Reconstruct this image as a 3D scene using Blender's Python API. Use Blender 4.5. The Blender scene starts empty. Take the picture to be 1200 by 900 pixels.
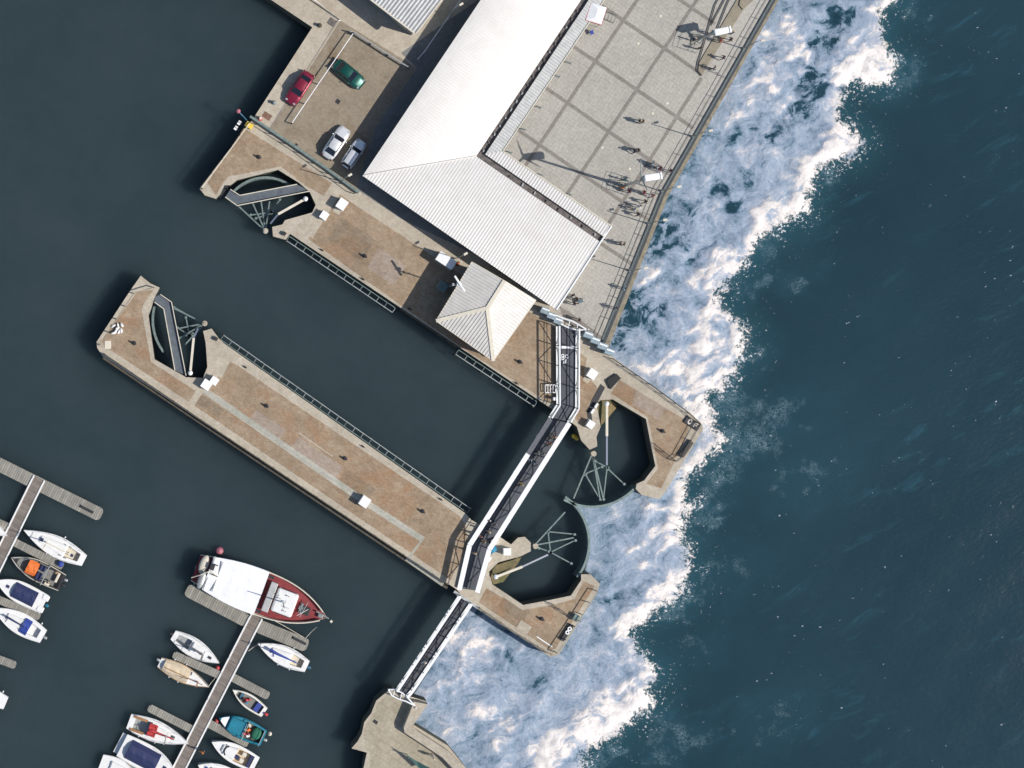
import bpy, bmesh, math, random
import numpy as np
from mathutils import Vector, Matrix, Euler, noise as mnoise
from mathutils.geometry import tessellate_polygon
random.seed(7)
R = math.radians
sc = bpy.context.scene
col = sc.collection
H = 200.0
NX, NY = -35.0, 7.0            # point straight below the camera
WL = -2.5                      # water level below the quays

def P(px, py, z=0.0):
    x = (px-600)/10.0; y = (450-py)/10.0
    k = (H-z)/H
    return Vector((NX+(x-NX)*k, NY+(y-NY)*k, z))
U = Vector((.557, .830, 0)).normalized()      # long axis of the quays
V = Vector((U.y, -U.x, 0))                    # cross axis, towards the sea
AU = math.atan2(U.y, U.x); AV = math.atan2(V.y, V.x)

# ------------------------------------------------------------------ materials
def new_mat(name):
    m = bpy.data.materials.new(name); m.use_nodes = True
    nt = m.node_tree; nt.nodes.clear()
    out = nt.nodes.new('ShaderNodeOutputMaterial'); b = nt.nodes.new('ShaderNodeBsdfPrincipled')
    nt.links.new(b.outputs[0], out.inputs[0])
    return m, nt, b
def N(nt, t, **kw):
    n = nt.nodes.new(t)
    for k, v in kw.items(): setattr(n, k, v)
    return n
def tex(nt, scale=1.0, rot=0.0, nonuni=None):
    g = N(nt, 'ShaderNodeNewGeometry'); mp = N(nt, 'ShaderNodeMapping')
    nt.links.new(g.outputs['Position'], mp.inputs['Vector'])
    mp.inputs['Rotation'].default_value = (0, 0, rot)
    if nonuni: mp.vector_type = 'TEXTURE'
    mp.inputs['Scale'].default_value = tuple(1/x for x in nonuni) if nonuni else (scale, scale, scale)
    return mp.outputs[0]
def noise(nt, vec, scale, detail=4, rough=.55, dist=0):
    n = N(nt, 'ShaderNodeTexNoise'); nt.links.new(vec, n.inputs['Vector'])
    n.inputs['Scale'].default_value = scale; n.inputs['Detail'].default_value = detail
    n.inputs['Roughness'].default_value = rough; n.inputs['Distortion'].default_value = dist
    return n.outputs['Fac']
def rng(nt, v, a, b, c=0., d=1., smooth=False):
    n = N(nt, 'ShaderNodeMapRange'); n.interpolation_type = 'SMOOTHSTEP' if smooth else 'LINEAR'
    nt.links.new(v, n.inputs[0])
    for i, x in enumerate((a, b, c, d)): n.inputs[i+1].default_value = x
    return n.outputs[0]
def mth(nt, op, a, b=None, c=None):
    n = N(nt, 'ShaderNodeMath', operation=op)
    for i, x in enumerate((a, b, c)):
        if x is None: continue
        if isinstance(x, (int, float)): n.inputs[i].default_value = x
        else: nt.links.new(x, n.inputs[i])
    return n.outputs[0]
def mix(nt, f, a, b, mode='MIX'):
    n = N(nt, 'ShaderNodeMix', data_type='RGBA', blend_type=mode)
    for s, x in ((0, f), (6, a), (7, b)):
        if isinstance(x, (int, float)): n.inputs[s].default_value = x
        elif isinstance(x, tuple): n.inputs[s].default_value = (*x[:3], 1)
        else: nt.links.new(x, n.inputs[s])
    return n.outputs[2]
def bump(nt, b, h, strength=.3, dist=.1):
    n = N(nt, 'ShaderNodeBump'); n.inputs['Strength'].default_value = strength; n.inputs['Distance'].default_value = dist
    nt.links.new(h, n.inputs['Height']); nt.links.new(n.outputs[0], b.inputs['Normal'])
MC = {}
def M(name, c=(.5, .5, .5), rough=.6, metal=0., var=.25, scale=3., coat=0., spec=None):
    if name in MC: return MC[name]
    m, nt, b = new_mat(name)
    v = tex(nt)
    n1 = noise(nt, v, scale, 5, .65)
    f = rng(nt, n1, .3, .72)
    c2 = tuple(x*(1-var) for x in c); c1 = tuple(min(1, x*(1+var*.45)) for x in c)
    nt.links.new(mix(nt, f, c2, c1), b.inputs['Base Color'])
    b.inputs['Roughness'].default_value = rough; b.inputs['Metallic'].default_value = metal
    if coat: b.inputs['Coat Weight'].default_value = coat
    if spec is not None: b.inputs['Specular IOR Level'].default_value = spec
    MC[name] = m
    return m

def mat_stone(name, c, c2, grime=.35, rot=AV, brick=None, mortar=.8, blot=None, rough=.85):
    m, nt, b = new_mat(name)
    v = tex(nt)
    big = noise(nt, v, .12, 6, .62); mid = noise(nt, v, .8, 6, .65, .4); fine = noise(nt, v, 7, 4, .7)
    base = mix(nt, rng(nt, mid, .32, .68), c, c2)
    base = mix(nt, rng(nt, big, .42, .68, 0, grime), base, tuple(x*.5 for x in c))
    if blot:
        bl = noise(nt, v, .22, 7, .7, .8)
        base = mix(nt, rng(nt, bl, .5, .68, 0, .75), base, blot)
    base = mix(nt, 1.0, base, mixgray(nt, rng(nt, fine, .25, .75, .78, 1.15)), 'MULTIPLY')
    spk = noise(nt, v, 2.6, 5, .75); base = mix(nt, 1.0, base, mixgray(nt, rng(nt, spk, .3, .7, .82, 1.15)), 'MULTIPLY')
    h = fine
    if brick:
        vr = tex(nt, 1, -rot)
        br = N(nt, 'ShaderNodeTexBrick'); nt.links.new(vr, br.inputs['Vector'])
        br.inputs['Scale'].default_value = 1
        br.inputs['Brick Width'].default_value = brick[0]; br.inputs['Row Height'].default_value = brick[1]
        br.offset = brick[2]; br.inputs['Mortar Size'].default_value = brick[3]
        br.inputs['Color1'].default_value = (1, 1, 1, 1); br.inputs['Color2'].default_value = (brick[4],)*3+(1,)
        br.inputs['Mortar'].default_value = (mortar,)*3+(1,)
        base = mix(nt, 1.0, base, br.outputs['Color'], 'MULTIPLY')
    stain = noise(nt, tex(nt, 1, 0, (1, 1, 1)), 1.9, 8, .75, 1.2)
    base = mix(nt, rng(nt, stain, .62, .8, 0, .4), base, tuple(x*.35 for x in c))
    nt.links.new(base, b.inputs['Base Color']); b.inputs['Roughness'].default_value = rough
    b.inputs['Specular IOR Level'].default_value = .25
    bump(nt, b, h, .4, .02)
    MC[name] = m; return m
def mixgray(nt, f):
    n = N(nt, 'ShaderNodeCombineColor')
    for i in range(3): nt.links.new(f, n.inputs[i])
    return n.outputs[0]

m_conc = mat_stone('quay_concrete', (.43, .37, .285), (.53, .475, .38), .35)
m_conc_dark = mat_stone('quay_wall_stone', (.16, .15, .12), (.09, .10, .08), .6)
m_cobble = mat_stone('cobble_paving', (.335, .243, .158), (.46, .357, .248), .45, brick=(.42, .22, .5, .03, .82), blot=(.37, .21, .115))
m_plaza = mat_stone('plaza_pavers', (.42, .395, .345), (.48, .455, .40), .20, brick=(.42, .42, 0., .022, .95), mortar=.80)
m_lane = mat_stone('lane_paving', (.44, .42, .37), (.49, .465, .41), .08, brick=(.25, .25, .5, .012, .97), mortar=.88)
m_band = mat_stone('dark_paver_band', (.26, .235, .205), (.31, .285, .25), .2, brick=(.22, .22, .5, .02, .85))
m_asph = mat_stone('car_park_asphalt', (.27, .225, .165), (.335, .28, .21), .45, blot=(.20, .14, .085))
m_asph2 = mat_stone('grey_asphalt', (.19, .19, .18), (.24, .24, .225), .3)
m_strip = mat_stone('slab_strip', (.42, .40, .33), (.52, .50, .43), .2, brick=(1.6, .5, .5, .03, .85), blot=(.31, .33, .26))
m_slabs = mat_stone('large_slabs', (.38, .33, .24), (.46, .41, .31), .2, brick=(1.5, .9, .5, .03, .9), mortar=.75)
m_moss = mat_stone('mossy_slope', (.12, .12, .06), (.30, .21, .11), .4, blot=(.07, .10, .04))

def mat_roof():
    m, nt, b = new_mat('painted_metal_roofing')
    v = tex(nt); n1 = noise(nt, v, .5, 6, .7); n2 = noise(nt, v, 3.5, 4, .6)
    c = mix(nt, rng(nt, n1, .35, .75), (.67, .65, .615), (.59, .565, .525))
    c = mix(nt, rng(nt, n2, .55, .8, 0, .2), c, (.50, .45, .38))
    nt.links.new(c, b.inputs['Base Color']); b.inputs['Roughness'].default_value = .42
    b.inputs['Metallic'].default_value = .12
    return m
m_roof = mat_roof()
m_roof_pav = M('pavilion_roofing', (.62, .595, .55), .5, .1, .12, 1.2)
m_roof_grey = M('grey_metal_roofing', (.50, .50, .48), .45, .3, .2, 1.5)
m_gutter = M('dirty_gutter', (.16, .14, .13), .8, 0, .7, 2.2)
m_white = M('white_paint', (.86, .86, .85), .4, 0, .12, 2)
m_cream = M('cream_paint', (.68, .62, .50), .5, 0, .15, 2)
m_gel = M('white_gelcoat', (.80, .79, .76), .25, 0, .10, 1.5, .4)
m_dark = M('dark_iron', (.035, .035, .04), .6, .2, .4, 5)
m_steel = M('grey_steel', (.26, .30, .29), .5, .4, .35, 3)
m_teal = M('weathered_green_steel', (.19, .25, .235), .6, .2, .4, 2.5)
m_galv = M('galvanised_steel', (.48, .49, .47), .45, .5, .25, 4)
m_timber = M('weathered_timber', (.30, .25, .18), .85, 0, .45, 2.5)
m_timber_d = M('dark_wet_timber', (.10, .085, .06), .85, 0, .5, 2)
m_glass = M('tinted_glass', (.015, .02, .035), .08, 0, .1, 1)
m_glass2 = M('window_glass', (.03, .06, .07), .1, 0, .2, 1)
m_rubber = M('black_rubber', (.02, .02, .02), .8, 0, .2, 4)
m_deckdark = M('bridge_deck_surface', (.085, .092, .105), .8, 0, .25, 1.2)
m_walkgrey = M('walkway_grating', (.11, .13, .15), .6, .1, .3, 1.5)
m_yel = M('yellow_paint', (.80, .55, .06), .5, 0, .15, 3)
m_org = M('orange_fabric', (.85, .20, .04), .6, 0, .25, 4)
m_red = M('red_paint', (.55, .05, .05), .5, 0, .2, 3)
m_maroon = M('maroon_deck_paint', (.25, .034, .036), .55, 0, .3, 1.2)
m_navy = M('navy_canvas', (.02, .03, .10), .7, 0, .25, 3)
m_blue = M('blue_canvas', (.03, .06, .30), .6, 0, .2, 3)
m_cyan = M('turquoise_paint', (.01, .19, .27), .45, 0, .25, 2)
m_green = M('green_net', (.02, .16, .09), .8, 0, .4, 8)
m_pink = M('faded_pink_plastic', (.42, .14, .18), .45, 0, .2, 2)
m_skin = M('skin', (.50, .32, .23), .6, 0, .1, 4)
m_chrome = M('bright_metal', (.75, .75, .75), .2, .9, .05, 4)
m_lampw = M('headlamp_glass', (.35, .37, .4), .1, 0, .05, 4)
m_tail = M('tail_lamp', (.12, .01, .01), .2, 0, .05, 4)

def mat_planks(name, c, c2, pitch, rot):
    m, nt, b = new_mat(name)
    vr = tex(nt, 1, rot)
    br = N(nt, 'ShaderNodeTexBrick'); nt.links.new(vr, br.inputs['Vector']); br.inputs['Scale'].default_value = 1
    br.inputs['Brick Width'].default_value = 40; br.inputs['Row Height'].default_value = pitch
    br.inputs['Mortar Size'].default_value = pitch*.09; br.inputs['Mortar'].default_value = (.35, .35, .35, 1)
    br.inputs['Color1'].default_value = (1, 1, 1, 1); br.inputs['Color2'].default_value = (.72, .72, .72, 1)
    n1 = noise(nt, tex(nt), 1.1, 6, .7); base = mix(nt, rng(nt, n1, .3, .7), c, c2)
    base = mix(nt, 1.0, base, br.outputs['Color'], 'MULTIPLY')
    nt.links.new(base, b.inputs['Base Color']); b.inputs['Roughness'].default_value = .85
    return m
m_plank_g = mat_planks('pontoon_planks', (.27, .255, .215), (.38, .36, .31), .28, -R(-27)+R(90))
m_plank_w = mat_planks('walkway_planks', (.20, .165, .14), (.29, .25, .215), .20, -R(60)+R(90))

# ------------------------------------------------------------------ mesh helpers
def nb(): return bmesh.new()
def link(name, bm, mats, parent=None, world=False, smooth=False):
    me = bpy.data.meshes.new(name)
    if not name.startswith(('cobbles', 'car_park', 'plaza', 'slab_paving', 'paving')): bmesh.ops.recalc_face_normals(bm, faces=bm.faces)
    bm.to_mesh(me); bm.free()
    for m in (mats if isinstance(mats, (list, tuple)) else [mats]): me.materials.append(m)
    if smooth: me.polygons.foreach_set('use_smooth', [True]*len(me.polygons))
    o = bpy.data.objects.new(name, me); col.objects.link(o)
    if parent:
        o.parent = parent
        if world:
            Mx = Matrix.Identity(4); q = parent
            chain = []
            while q: chain.append(q); q = q.parent
            for q in reversed(chain): Mx = Mx @ Matrix.LocRotScale(q.location, q.rotation_euler, q.scale)
            me.transform(Mx.inverted())
    return o
def tag(o, label=None, cat=None, group=None, kind=None):
    for k, v in (('label', label), ('category', cat), ('group', group), ('kind', kind)):
        if v: o[k] = v
    return o
def thing(name, label, cat, loc=(0, 0, 0), rz=0, group=None):
    o = bpy.data.objects.new(name, None); col.objects.link(o); o.location = loc; o.rotation_euler = (0, 0, rz)
    o.empty_display_size = .2
    return tag(o, label, cat, group)
def struct(name, bm, m, kind='structure'):
    return tag(link(name, bm, m), kind=kind)
def copy_tree(o, parent=None):
    c = o.copy(); col.objects.link(c); c.parent = parent
    for ch in list(o.children): copy_tree(ch, c)
    return c
def prism(bm, pts, z0, z1, mi=0):
    pts = [(p[0], p[1]) for p in pts]
    lo = [bm.verts.new((x, y, z0)) for x, y in pts]; hi = [bm.verts.new((x, y, z1)) for x, y in pts]
    n = len(pts); fs = []
    for tri in tessellate_polygon([[Vector((x, y, 0)) for x, y in pts]]):
        fs.append(bm.faces.new([hi[k] for k in tri])); fs.append(bm.faces.new([lo[k] for k in tri]))
    for i in range(n): bm.faces.new((lo[i], lo[(i+1) % n], hi[(i+1) % n], hi[i])).material_index = mi
    for f in fs: f.material_index = mi
def box(bm, c, s, rz=0, mi=0, bev=0, rot=None):
    Mx = Matrix.LocRotScale(Vector(c), rot if rot else Euler((0, 0, rz)), Vector(s))
    r = bmesh.ops.create_cube(bm, size=1, matrix=Mx)
    fs = set(f for v in r['verts'] for f in v.link_faces)
    for f in fs: f.material_index = mi
    if bev:
        es = list(set(e for v in r['verts'] for e in v.link_edges))
        q = bmesh.ops.bevel(bm, geom=es, offset=bev, segments=2, affect='EDGES', profile=.5)
        for f in q['faces']: f.material_index = mi
def bar(bm, a, b, w=.05, h=None, mi=0):
    a = Vector(a); b = Vector(b); d = b-a; L = d.length
    if L < 1e-5: return
    q = d.to_track_quat('X', 'Z')
    box(bm, (a+b)/2, (L, w, h or w), rot=q, mi=mi)
def tube(bm, pts, r=.03, seg=6, mi=0):
    pts = [Vector(p) for p in pts]; rings = []
    for i, p in enumerate(pts):
        d = (pts[min(i+1, len(pts)-1)]-pts[max(i-1, 0)]).normalized()
        q = d.to_track_quat('Z', 'Y')
        rr = r[i] if isinstance(r, (list, tuple)) else r
        rings.append([bm.verts.new(p+q @ Vector((rr*math.cos(2*math.pi*k/seg), rr*math.sin(2*math.pi*k/seg), 0))) for k in range(seg)])
    for a, b in zip(rings, rings[1:]):
        for k in range(seg): bm.faces.new((a[k], a[(k+1) % seg], b[(k+1) % seg], b[k])).material_index = mi
    bm.faces.new(list(reversed(rings[0]))).material_index = mi; bm.faces.new(rings[-1]).material_index = mi
def cyl(bm, c, r, h, seg=12, mi=0, r2=None):
    c = Vector(c)
    tube(bm, [c, c+Vector((0, 0, h))], [r, r if r2 is None else r2], seg, mi)
def ball(bm, c, r, mi=0, sc_=(1, 1, 1), seg=10):
    q = bmesh.ops.create_uvsphere(bm, u_segments=seg, v_segments=max(5, seg//2+1), radius=r, matrix=Matrix.LocRotScale(Vector(c), None, Vector(sc_)))
    for f in set(f for v in q['verts'] for f in v.link_faces): f.material_index = mi
def lin(a, b, n): return [a+(b-a)*i/(n-1) for i in range(n)]
def W(pts, z=0.0): return [P(x, y, z) for x, y in pts]
def offset_line(pts, d):
    out = []
    for i, p in enumerate(pts):
        a = pts[max(i-1, 0)]; b = pts[min(i+1, len(pts)-1)]
        t = (b-a); t.z = 0; t.normalize(); out.append(p+Vector((-t.y, t.x, 0))*d)
    return out
def ribbon(bm, line, w, z):
    A = offset_line(line, w/2); B = offset_line(line, -w/2)
    va = [bm.verts.new((p.x, p.y, z)) for p in A]; vb = [bm.verts.new((p.x, p.y, z)) for p in B]
    for i in range(len(line)-1): bm.faces.new((va[i], va[i+1], vb[i+1], vb[i]))
def sheet(bm, pts, z):
    vv = [bm.verts.new((p[0], p[1], z)) for p in pts]
    for tri in tessellate_polygon([[Vector((p[0], p[1], 0)) for p in pts]]):
        a, b, c = (vv[k].co for k in tri)
        f = bm.faces.new([vv[k] for k in (tri if (b-a).cross(c-a).z > 0 else tuple(reversed(tri)))])

# ------------------------------------------------------------------ quays (setting)
quay1 = [(243, -50), (366, 32), (298, 137), (234, 221), (240, 229), (253, 233), (258, 228), (263, 217), (270, 217), (278, 211), (326, 199), (350, 214),
         (363, 225), (370, 240), (366, 249), (334, 258), (331, 263), (319, 266), (320, 277), (335, 281), (340, 274), (645, 478), (662, 489), (676, 500), (681, 516),
         (691, 527), (700, 523), (699, 512), (704, 500), (699, 473), (704, 469), (718, 468), (757, 491), (762, 517), (768, 546), (755, 563),
         (746, 567), (745, 573), (752, 580), (772, 585), (779, 578), (824, 503), (822, 496), (811, 486), (715, 416), (713, 406), (782, 230), (912, 0), (945, -58)]
quay2 = [(165, 323), (176, 332), (187, 337), (181, 349), (177, 362), (174, 370), (181, 421), (218, 442), (238, 443), (243, 430), (241, 402), (238, 388), (248, 385),
         (256, 396), (262, 402), (546, 602), (552, 609), (587, 630), (599, 638), (607, 630), (615, 629), (622, 636), (622, 646), (610, 652),
         (584, 659), (573, 670), (577, 685), (613, 709), (645, 703), (669, 698), (681, 680), (681, 673), (692, 673), (703, 684), (699, 697), (655, 767),
         (645, 770), (555, 711), (534, 690), (120, 417), (114, 408), (113, 401), (153, 340)]
quay3 = [(453, 811), (441, 821), (435, 836), (427, 846), (424, 860), (419, 869), (412, 877), (430, 882), (426, 900), (424, 960), (580, 960), (545, 899), (525, 874),
         (484, 849), (500, 822), (484, 817), (468, 814), (461, 808)]
for q in (quay1, quay2, quay3):
    bm = nb(); prism(bm, W(q), -9, 0)
    o = struct('quay', bm, [m_conc, m_conc_dark])
    for f in o.data.polygons:
        if abs(f.normal.z) < .5: f.material_index = 1
def paving(name, pts, m, z=.004):
    bm = nb(); sheet(bm, W(pts), z); return struct(name, bm, m)
cob = 'cobbles'
paving(cob, [(286, 150), (389, 215), (380, 230), (360, 219), (329, 195), (268, 207), (261, 215), (253, 229), (243, 214)], m_cobble)
paving(cob, [(410, 236), (504, 298), (560, 334), (640, 376), (652, 386), (652, 474), (640, 470), (547, 411), (470, 358), (361, 280), (388, 240), (396, 226)], m_cobble)
paving(cob, [(676, 410), (688, 420), (684, 436), (702, 456), (690, 474), (686, 500), (680, 498), (674, 490)], m_cobble)
paving(cob, [(726, 445), (809, 496), (802, 518), (775, 572), (757, 567), (771, 549), (765, 517), (759, 489), (716, 461)], m_cobble)
paving(cob, [(161, 342), (180, 340), (169, 355), (166, 363), (177, 424), (232, 460), (240, 456), (254, 444), (262, 420), (278, 428), (538, 604), (546, 616), (548, 640), (528, 680), (242, 485), (122, 405), (119, 399)], m_cobble)
paving(cob, [(570, 689), (612, 715), (647, 709), (673, 702), (684, 681), (697, 687), (651, 760), (645, 762), (561, 706)], m_cobble)
m_cob2 = mat_stone('patched_cobbles', (.36, .275, .21), (.47, .385, .31), .3, brick=(.42, .22, .5, .03, .82))
m_cob3 = mat_stone('worn_cobbles', (.27, .205, .14), (.37, .29, .205), .4, brick=(.42, .22, .5, .03, .78), blot=(.33, .2, .11))
for pp, mm in (([(300, 480), (335, 504), (325, 520), (290, 496)], m_cob2), ([(350, 512), (402, 547), (393, 561), (341, 526)], m_cob2), ([(404, 548), (440, 573), (424, 596), (394, 575)], m_cob3), ([(232, 460), (262, 480), (256, 490), (226, 470)], m_cob3),
               ([(400, 255), (440, 281), (424, 306), (384, 280)], m_cob3), ([(444, 290), (476, 311), (462, 335), (430, 314)], m_cob2), ([(745, 457), (780, 479), (772, 492), (741, 474)], m_cob2), ([(590, 700), (618, 719), (612, 730), (583, 711)], m_cob3)):
    paving('paving_patch', pp, mm, .006)
def stripline(pts, w, m, z, name='paving_strip'):
    bm = nb(); ribbon(bm, W(pts), w, z); return struct(name, bm, m)
stripline([(236, 455), (426, 587), (495, 632), (478, 655), (520, 684)], .75, m_strip, .008)
stripline([(236, 455), (224, 474)], .8, m_conc, .012)
stripline([(255, 441), (266, 420)], 1.0, m_conc, .008)
stripline([(350, 507), (390, 535)], .12, m_conc, .008)
paving('paving_strip', [(214, 466), (224, 473), (236, 492), (229, 488)], m_conc, .008)
stripline([(398, 214), (360, 275)], 1.5, m_conc, .008)
stripline([(392, 212), (420, 231), (504, 287)], 1.3, m_conc, .010)
# car park
paving('car_park', [(399, 24), (489, 80), (440, 150), (417, 224), (316, 152)], m_asph)
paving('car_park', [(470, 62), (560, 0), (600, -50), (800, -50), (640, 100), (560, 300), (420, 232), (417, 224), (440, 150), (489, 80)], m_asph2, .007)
stripline([(399, 24), (365, -2), (340, -20)], .25, m_white, .008, 'painted_line')
stripline([(397, 22), (316, 151)], .12, m_band, .009, 'joint_line')
# plaza
plaza_poly = [(560, 165), (700, -58), (941, -58), (908, 0), (778, 230), (708, 404), (690, 396), (655, 372), (640, 340)]
paving('plaza', plaza_poly, m_plaza, .011)
def clipped_line(p, q): return [p, q]
bands = [[(760, -20), (680, 98), (607, 207)], [(830, -20), (756, 90), (652, 246)], [(822, 91), (766, 180), (706, 273)],
         [(782, -10), (838, 28)], [(684, -8), (818, 84)], [(664, 49), (812, 150)], [(631, 97), (775, 197)], [(598, 146), (760, 258)], [(702, 284), (741, 310)]]
for i, b_ in enumerate(bands): stripline(b_, .42, m_band, .015+.004*(i >= 3), 'plaza_band')
paving('plaza_band', [(655, 358), (668, 366), (708, 396), (706, 403), (690, 396), (660, 373)], m_band, .015)  # wide last band; its dark colour paints the shaded region here
paving('plaza_lane', [(832, 76), (878, -4), (908, -56), (937, -56), (905, 0), (776, 228), (772, 226), (826, 132)], m_lane, .0145)
# raised island with dark rails on the lane
tg = thing('raised_island', 'raised paved island with rounded end beside the promenade lane', 'kerb island', P(842, 50))
bm = nb(); prism(bm, W([(822, 88), (818, 83), (819, 74), (832, 52), (868, -8), (875, -20), (905, -20), (872, 10), (838, 62)]), -.05, .12)
link('island_slab', bm, mat_stone('island_aggregate', (.27, .235, .175), (.32, .28, .21), .1), tg, True)
for pts in ([(852, -20), (838, 6), (822, 62), (818, 74), (817, 83), (822, 89)], [(858, -20), (848, 2), (833, 30)], [(866, -20), (853, 3), (841, 33)]):
    bm = nb(); tube(bm, [P(x, y, .16) for x, y in pts], .06); link('kerb_rail', bm, m_dark, tg, True)
bm = nb(); tube(bm, [P(x, y, .18) for x, y in [(873, -6), (867, 0), (866, 6), (870, 11)]], .05); link('kerb_rail', bm, m_dark, tg, True)

# ------------------------------------------------------------------ water
outer = [(1060, -60), (1050, -20), (1049, 0), (1031, 12), (1033, 37), (1036, 55), (1051, 76), (1043, 95), (1025, 100), (995, 95), (984, 112), (984, 130), (981, 140), (997, 150), (1011, 164),
         (1000, 180), (975, 188), (957, 200), (946, 226), (946, 247), (920, 258), (897, 272), (880, 292), (872, 310), (855, 330), (835, 342), (850, 362), (873, 388), (870, 410), (857, 442),
         (846, 456), (829, 462), (832, 480), (836, 504), (848, 518), (832, 532), (815, 548), (810, 556), (800, 563), (803, 582), (812, 592), (799, 606), (797, 619), (805, 640), (806, 665), (796, 697),
         (764, 718), (737, 738), (751, 765), (770, 790), (755, 808), (765, 828), (740, 842), (722, 862), (686, 877), (682, 900), (660, 960)]
inner = [(660, 962), (470, 960), (476, 830), (482, 818), (551, 708), (600, 735), (668, 735), (684, 676), (690, 650), (690, 628), (681, 602), (661, 584), (678, 590), (700, 592.5), (722, 588), (748, 571), (770, 550), (770, 480), (710, 420), (705, 300), (800, 0), (880, -60)]
EO = np.array([P(x, y, WL)[:2] for x, y in outer]); EI = np.array([P(x, y, WL)[:2] for x, y in inner])
def sdist(X, Y, line, poly):
    d = np.full(X.shape, 1e9)
    for a, b in zip(line[:-1], line[1:]):
        ab = b-a; t = np.clip(((X-a[0])*ab[0]+(Y-a[1])*ab[1])/(ab@ab), 0, 1)
        d = np.minimum(d, np.hypot(X-a[0]-t*ab[0], Y-a[1]-t*ab[1]))
    ins = np.zeros(X.shape, bool); n = len(poly); j = n-1
    for i in range(n):
        xi, yi = poly[i]; xj, yj = poly[j]
        with np.errstate(divide='ignore', invalid='ignore'):
            c = ((yi > Y) != (yj > Y)) & (X < (xj-xi)*(Y-yi)/(yj-yi+1e-12)+xi)
        ins ^= c; j = i
    return np.where(ins, d, -d)
def axis(lo, hi, step, far):
    a = list(np.arange(lo, hi+1e-6, step))
    return np.array([-far, -700, -250, -120] + a + [120, 250, 700, far])
xs = np.array(sorted([-3000, -700, -250, -120] + list(np.arange(-70, -14, 1.4)) + list(np.arange(-14, 48, .25)) + list(np.arange(48, 72, .5)) + [90, 130, 250, 700, 3000]))
ys = np.array(sorted([-3000, -700, -250, -100, -60] + list(np.arange(-51, 51, .25)) + [60, 100, 250, 700, 3000]))
X, Y = np.meshgrid(xs, ys)
dO = sdist(X, Y, EO, np.vstack([EO, [[-400, -60], [-400, 60]]]))
dO = np.where(Y > 50.5, np.minimum(dO, 45-X), dO); dO = np.where(Y < -50.5, np.minimum(dO, 5-X), dO)
dI = sdist(X, Y, EI, np.vstack([EI, [[400, 60], [400, -60]]]))
dI = np.clip(dI, -3, 3)
def swirl(X, Y, seed, lam, n=14):
    g = np.random.default_rng(seed); z = np.zeros(X.shape)
    for i in range(n):
        a = g.uniform(0, 6.28); k = 6.28/(lam*g.uniform(.5, 1.8)); z += np.sin(k*(X*math.cos(a)+Y*math.sin(a))+g.uniform(0, 6.28))
    return z/n**.5
XW = X+.75*swirl(X, Y, 1, 5)+.45*swirl(X, Y, 5, 1.8); YW = Y+.75*swirl(X, Y, 2, 5)+.45*swirl(X, Y, 6, 1.8)
def blobs(lst):
    f = np.zeros(X.shape)
    for b in lst:
        px, py, r = b[:3]; a = b[3] if len(b) > 3 else 1
        c = P(px, py, WL); dx = XW-c.x; dy = YW-c.y; ca, sa = .88, .47
        q = (dx*ca+dy*sa)/1.45; p = -dx*sa+dy*ca
        f = np.maximum(f, a*np.exp(-(q**2+(p*1.2)**2)/(2*(r*.07)**2)))
    return f
bright = blobs([(1035, 3, 12), (1020, 76, 24), (1000, 66, 14), (985, 86, 12), (998, 92, 14), (925, 30, 12, .8), (910, 70, 15, .7), (925, 66, 12, .8), (895, 98, 16, .8), (915, 115, 10, .8), (860, 130, 16, .8), (872, 122, 12, .8), (940, 75, 10, .7),
                (985, 160, 20), (968, 176, 18), (952, 195, 12), (945, 208, 10, .8), (932, 238, 16), (908, 244, 16), (888, 255, 16), (880, 285, 16), (868, 300, 14), (850, 312, 18), (838, 325, 14), (765, 318, 12), (755, 322, 8), (815, 335, 12, .8),
                (835, 362, 14), (848, 368, 12), (820, 382, 14, .7), (870, 398, 13), (825, 404, 12), (765, 435, 18), (780, 442, 14), (800, 455, 18, .9), (822, 440, 16, .9), (845, 444, 12, .7), (845, 420, 10, .8), (840, 470, 10, .8), (815, 480, 12, .8),
                (835, 525, 12), (822, 542, 12), (808, 552, 9), (770, 600, 14), (788, 594, 12), (760, 604, 9), (785, 625, 14, .8), (745, 640, 10, .8), (752, 663, 10, .8), (785, 685, 14, .9), (765, 700, 13), (748, 722, 18), (735, 738, 13), (760, 775, 13),
                (752, 818, 18), (728, 832, 20), (702, 846, 20), (676, 862, 22), (650, 880, 22), (636, 896, 18), (740, 812, 14), (528, 738, 12, .7), (548, 742, 14, .9), (562, 758, 14, .9), (510, 803, 12, .8), (525, 798, 12, .8), (540, 785, 9, .7), (585, 850, 12, .8), (590, 868, 10, .8),
                (565, 722, 8, .7), (608, 757, 9, .8), (575, 830, 10, .7), (660, 858, 12, .7), (712, 560, 9, .6)])
holes = blobs([(945, 60, 18, .9), (962, 48, 12), (975, 15, 10), (990, 22, 8), (952, 86, 14), (965, 98, 10), (900, 160, 13), (868, 157, 10, .8), (930, 126, 12, .8), (945, 130, 10, .7), (942, 110, 12, .8), (958, 52, 9), (880, 210, 10, .5), (780, 282, 15), (768, 270, 10, .8), (850, 232, 10), (806, 250, 8, .7), (740, 358, 17), (742, 372, 14), (765, 367, 9), (730, 385, 9, .7),
               (770, 335, 9, .7), (805, 305, 8, .7), (722, 398, 10, .8), (780, 480, 8, .3), (755, 700, 10, .4), (655, 745, 10, .3), (810, 128, 10, .4)])
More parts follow.
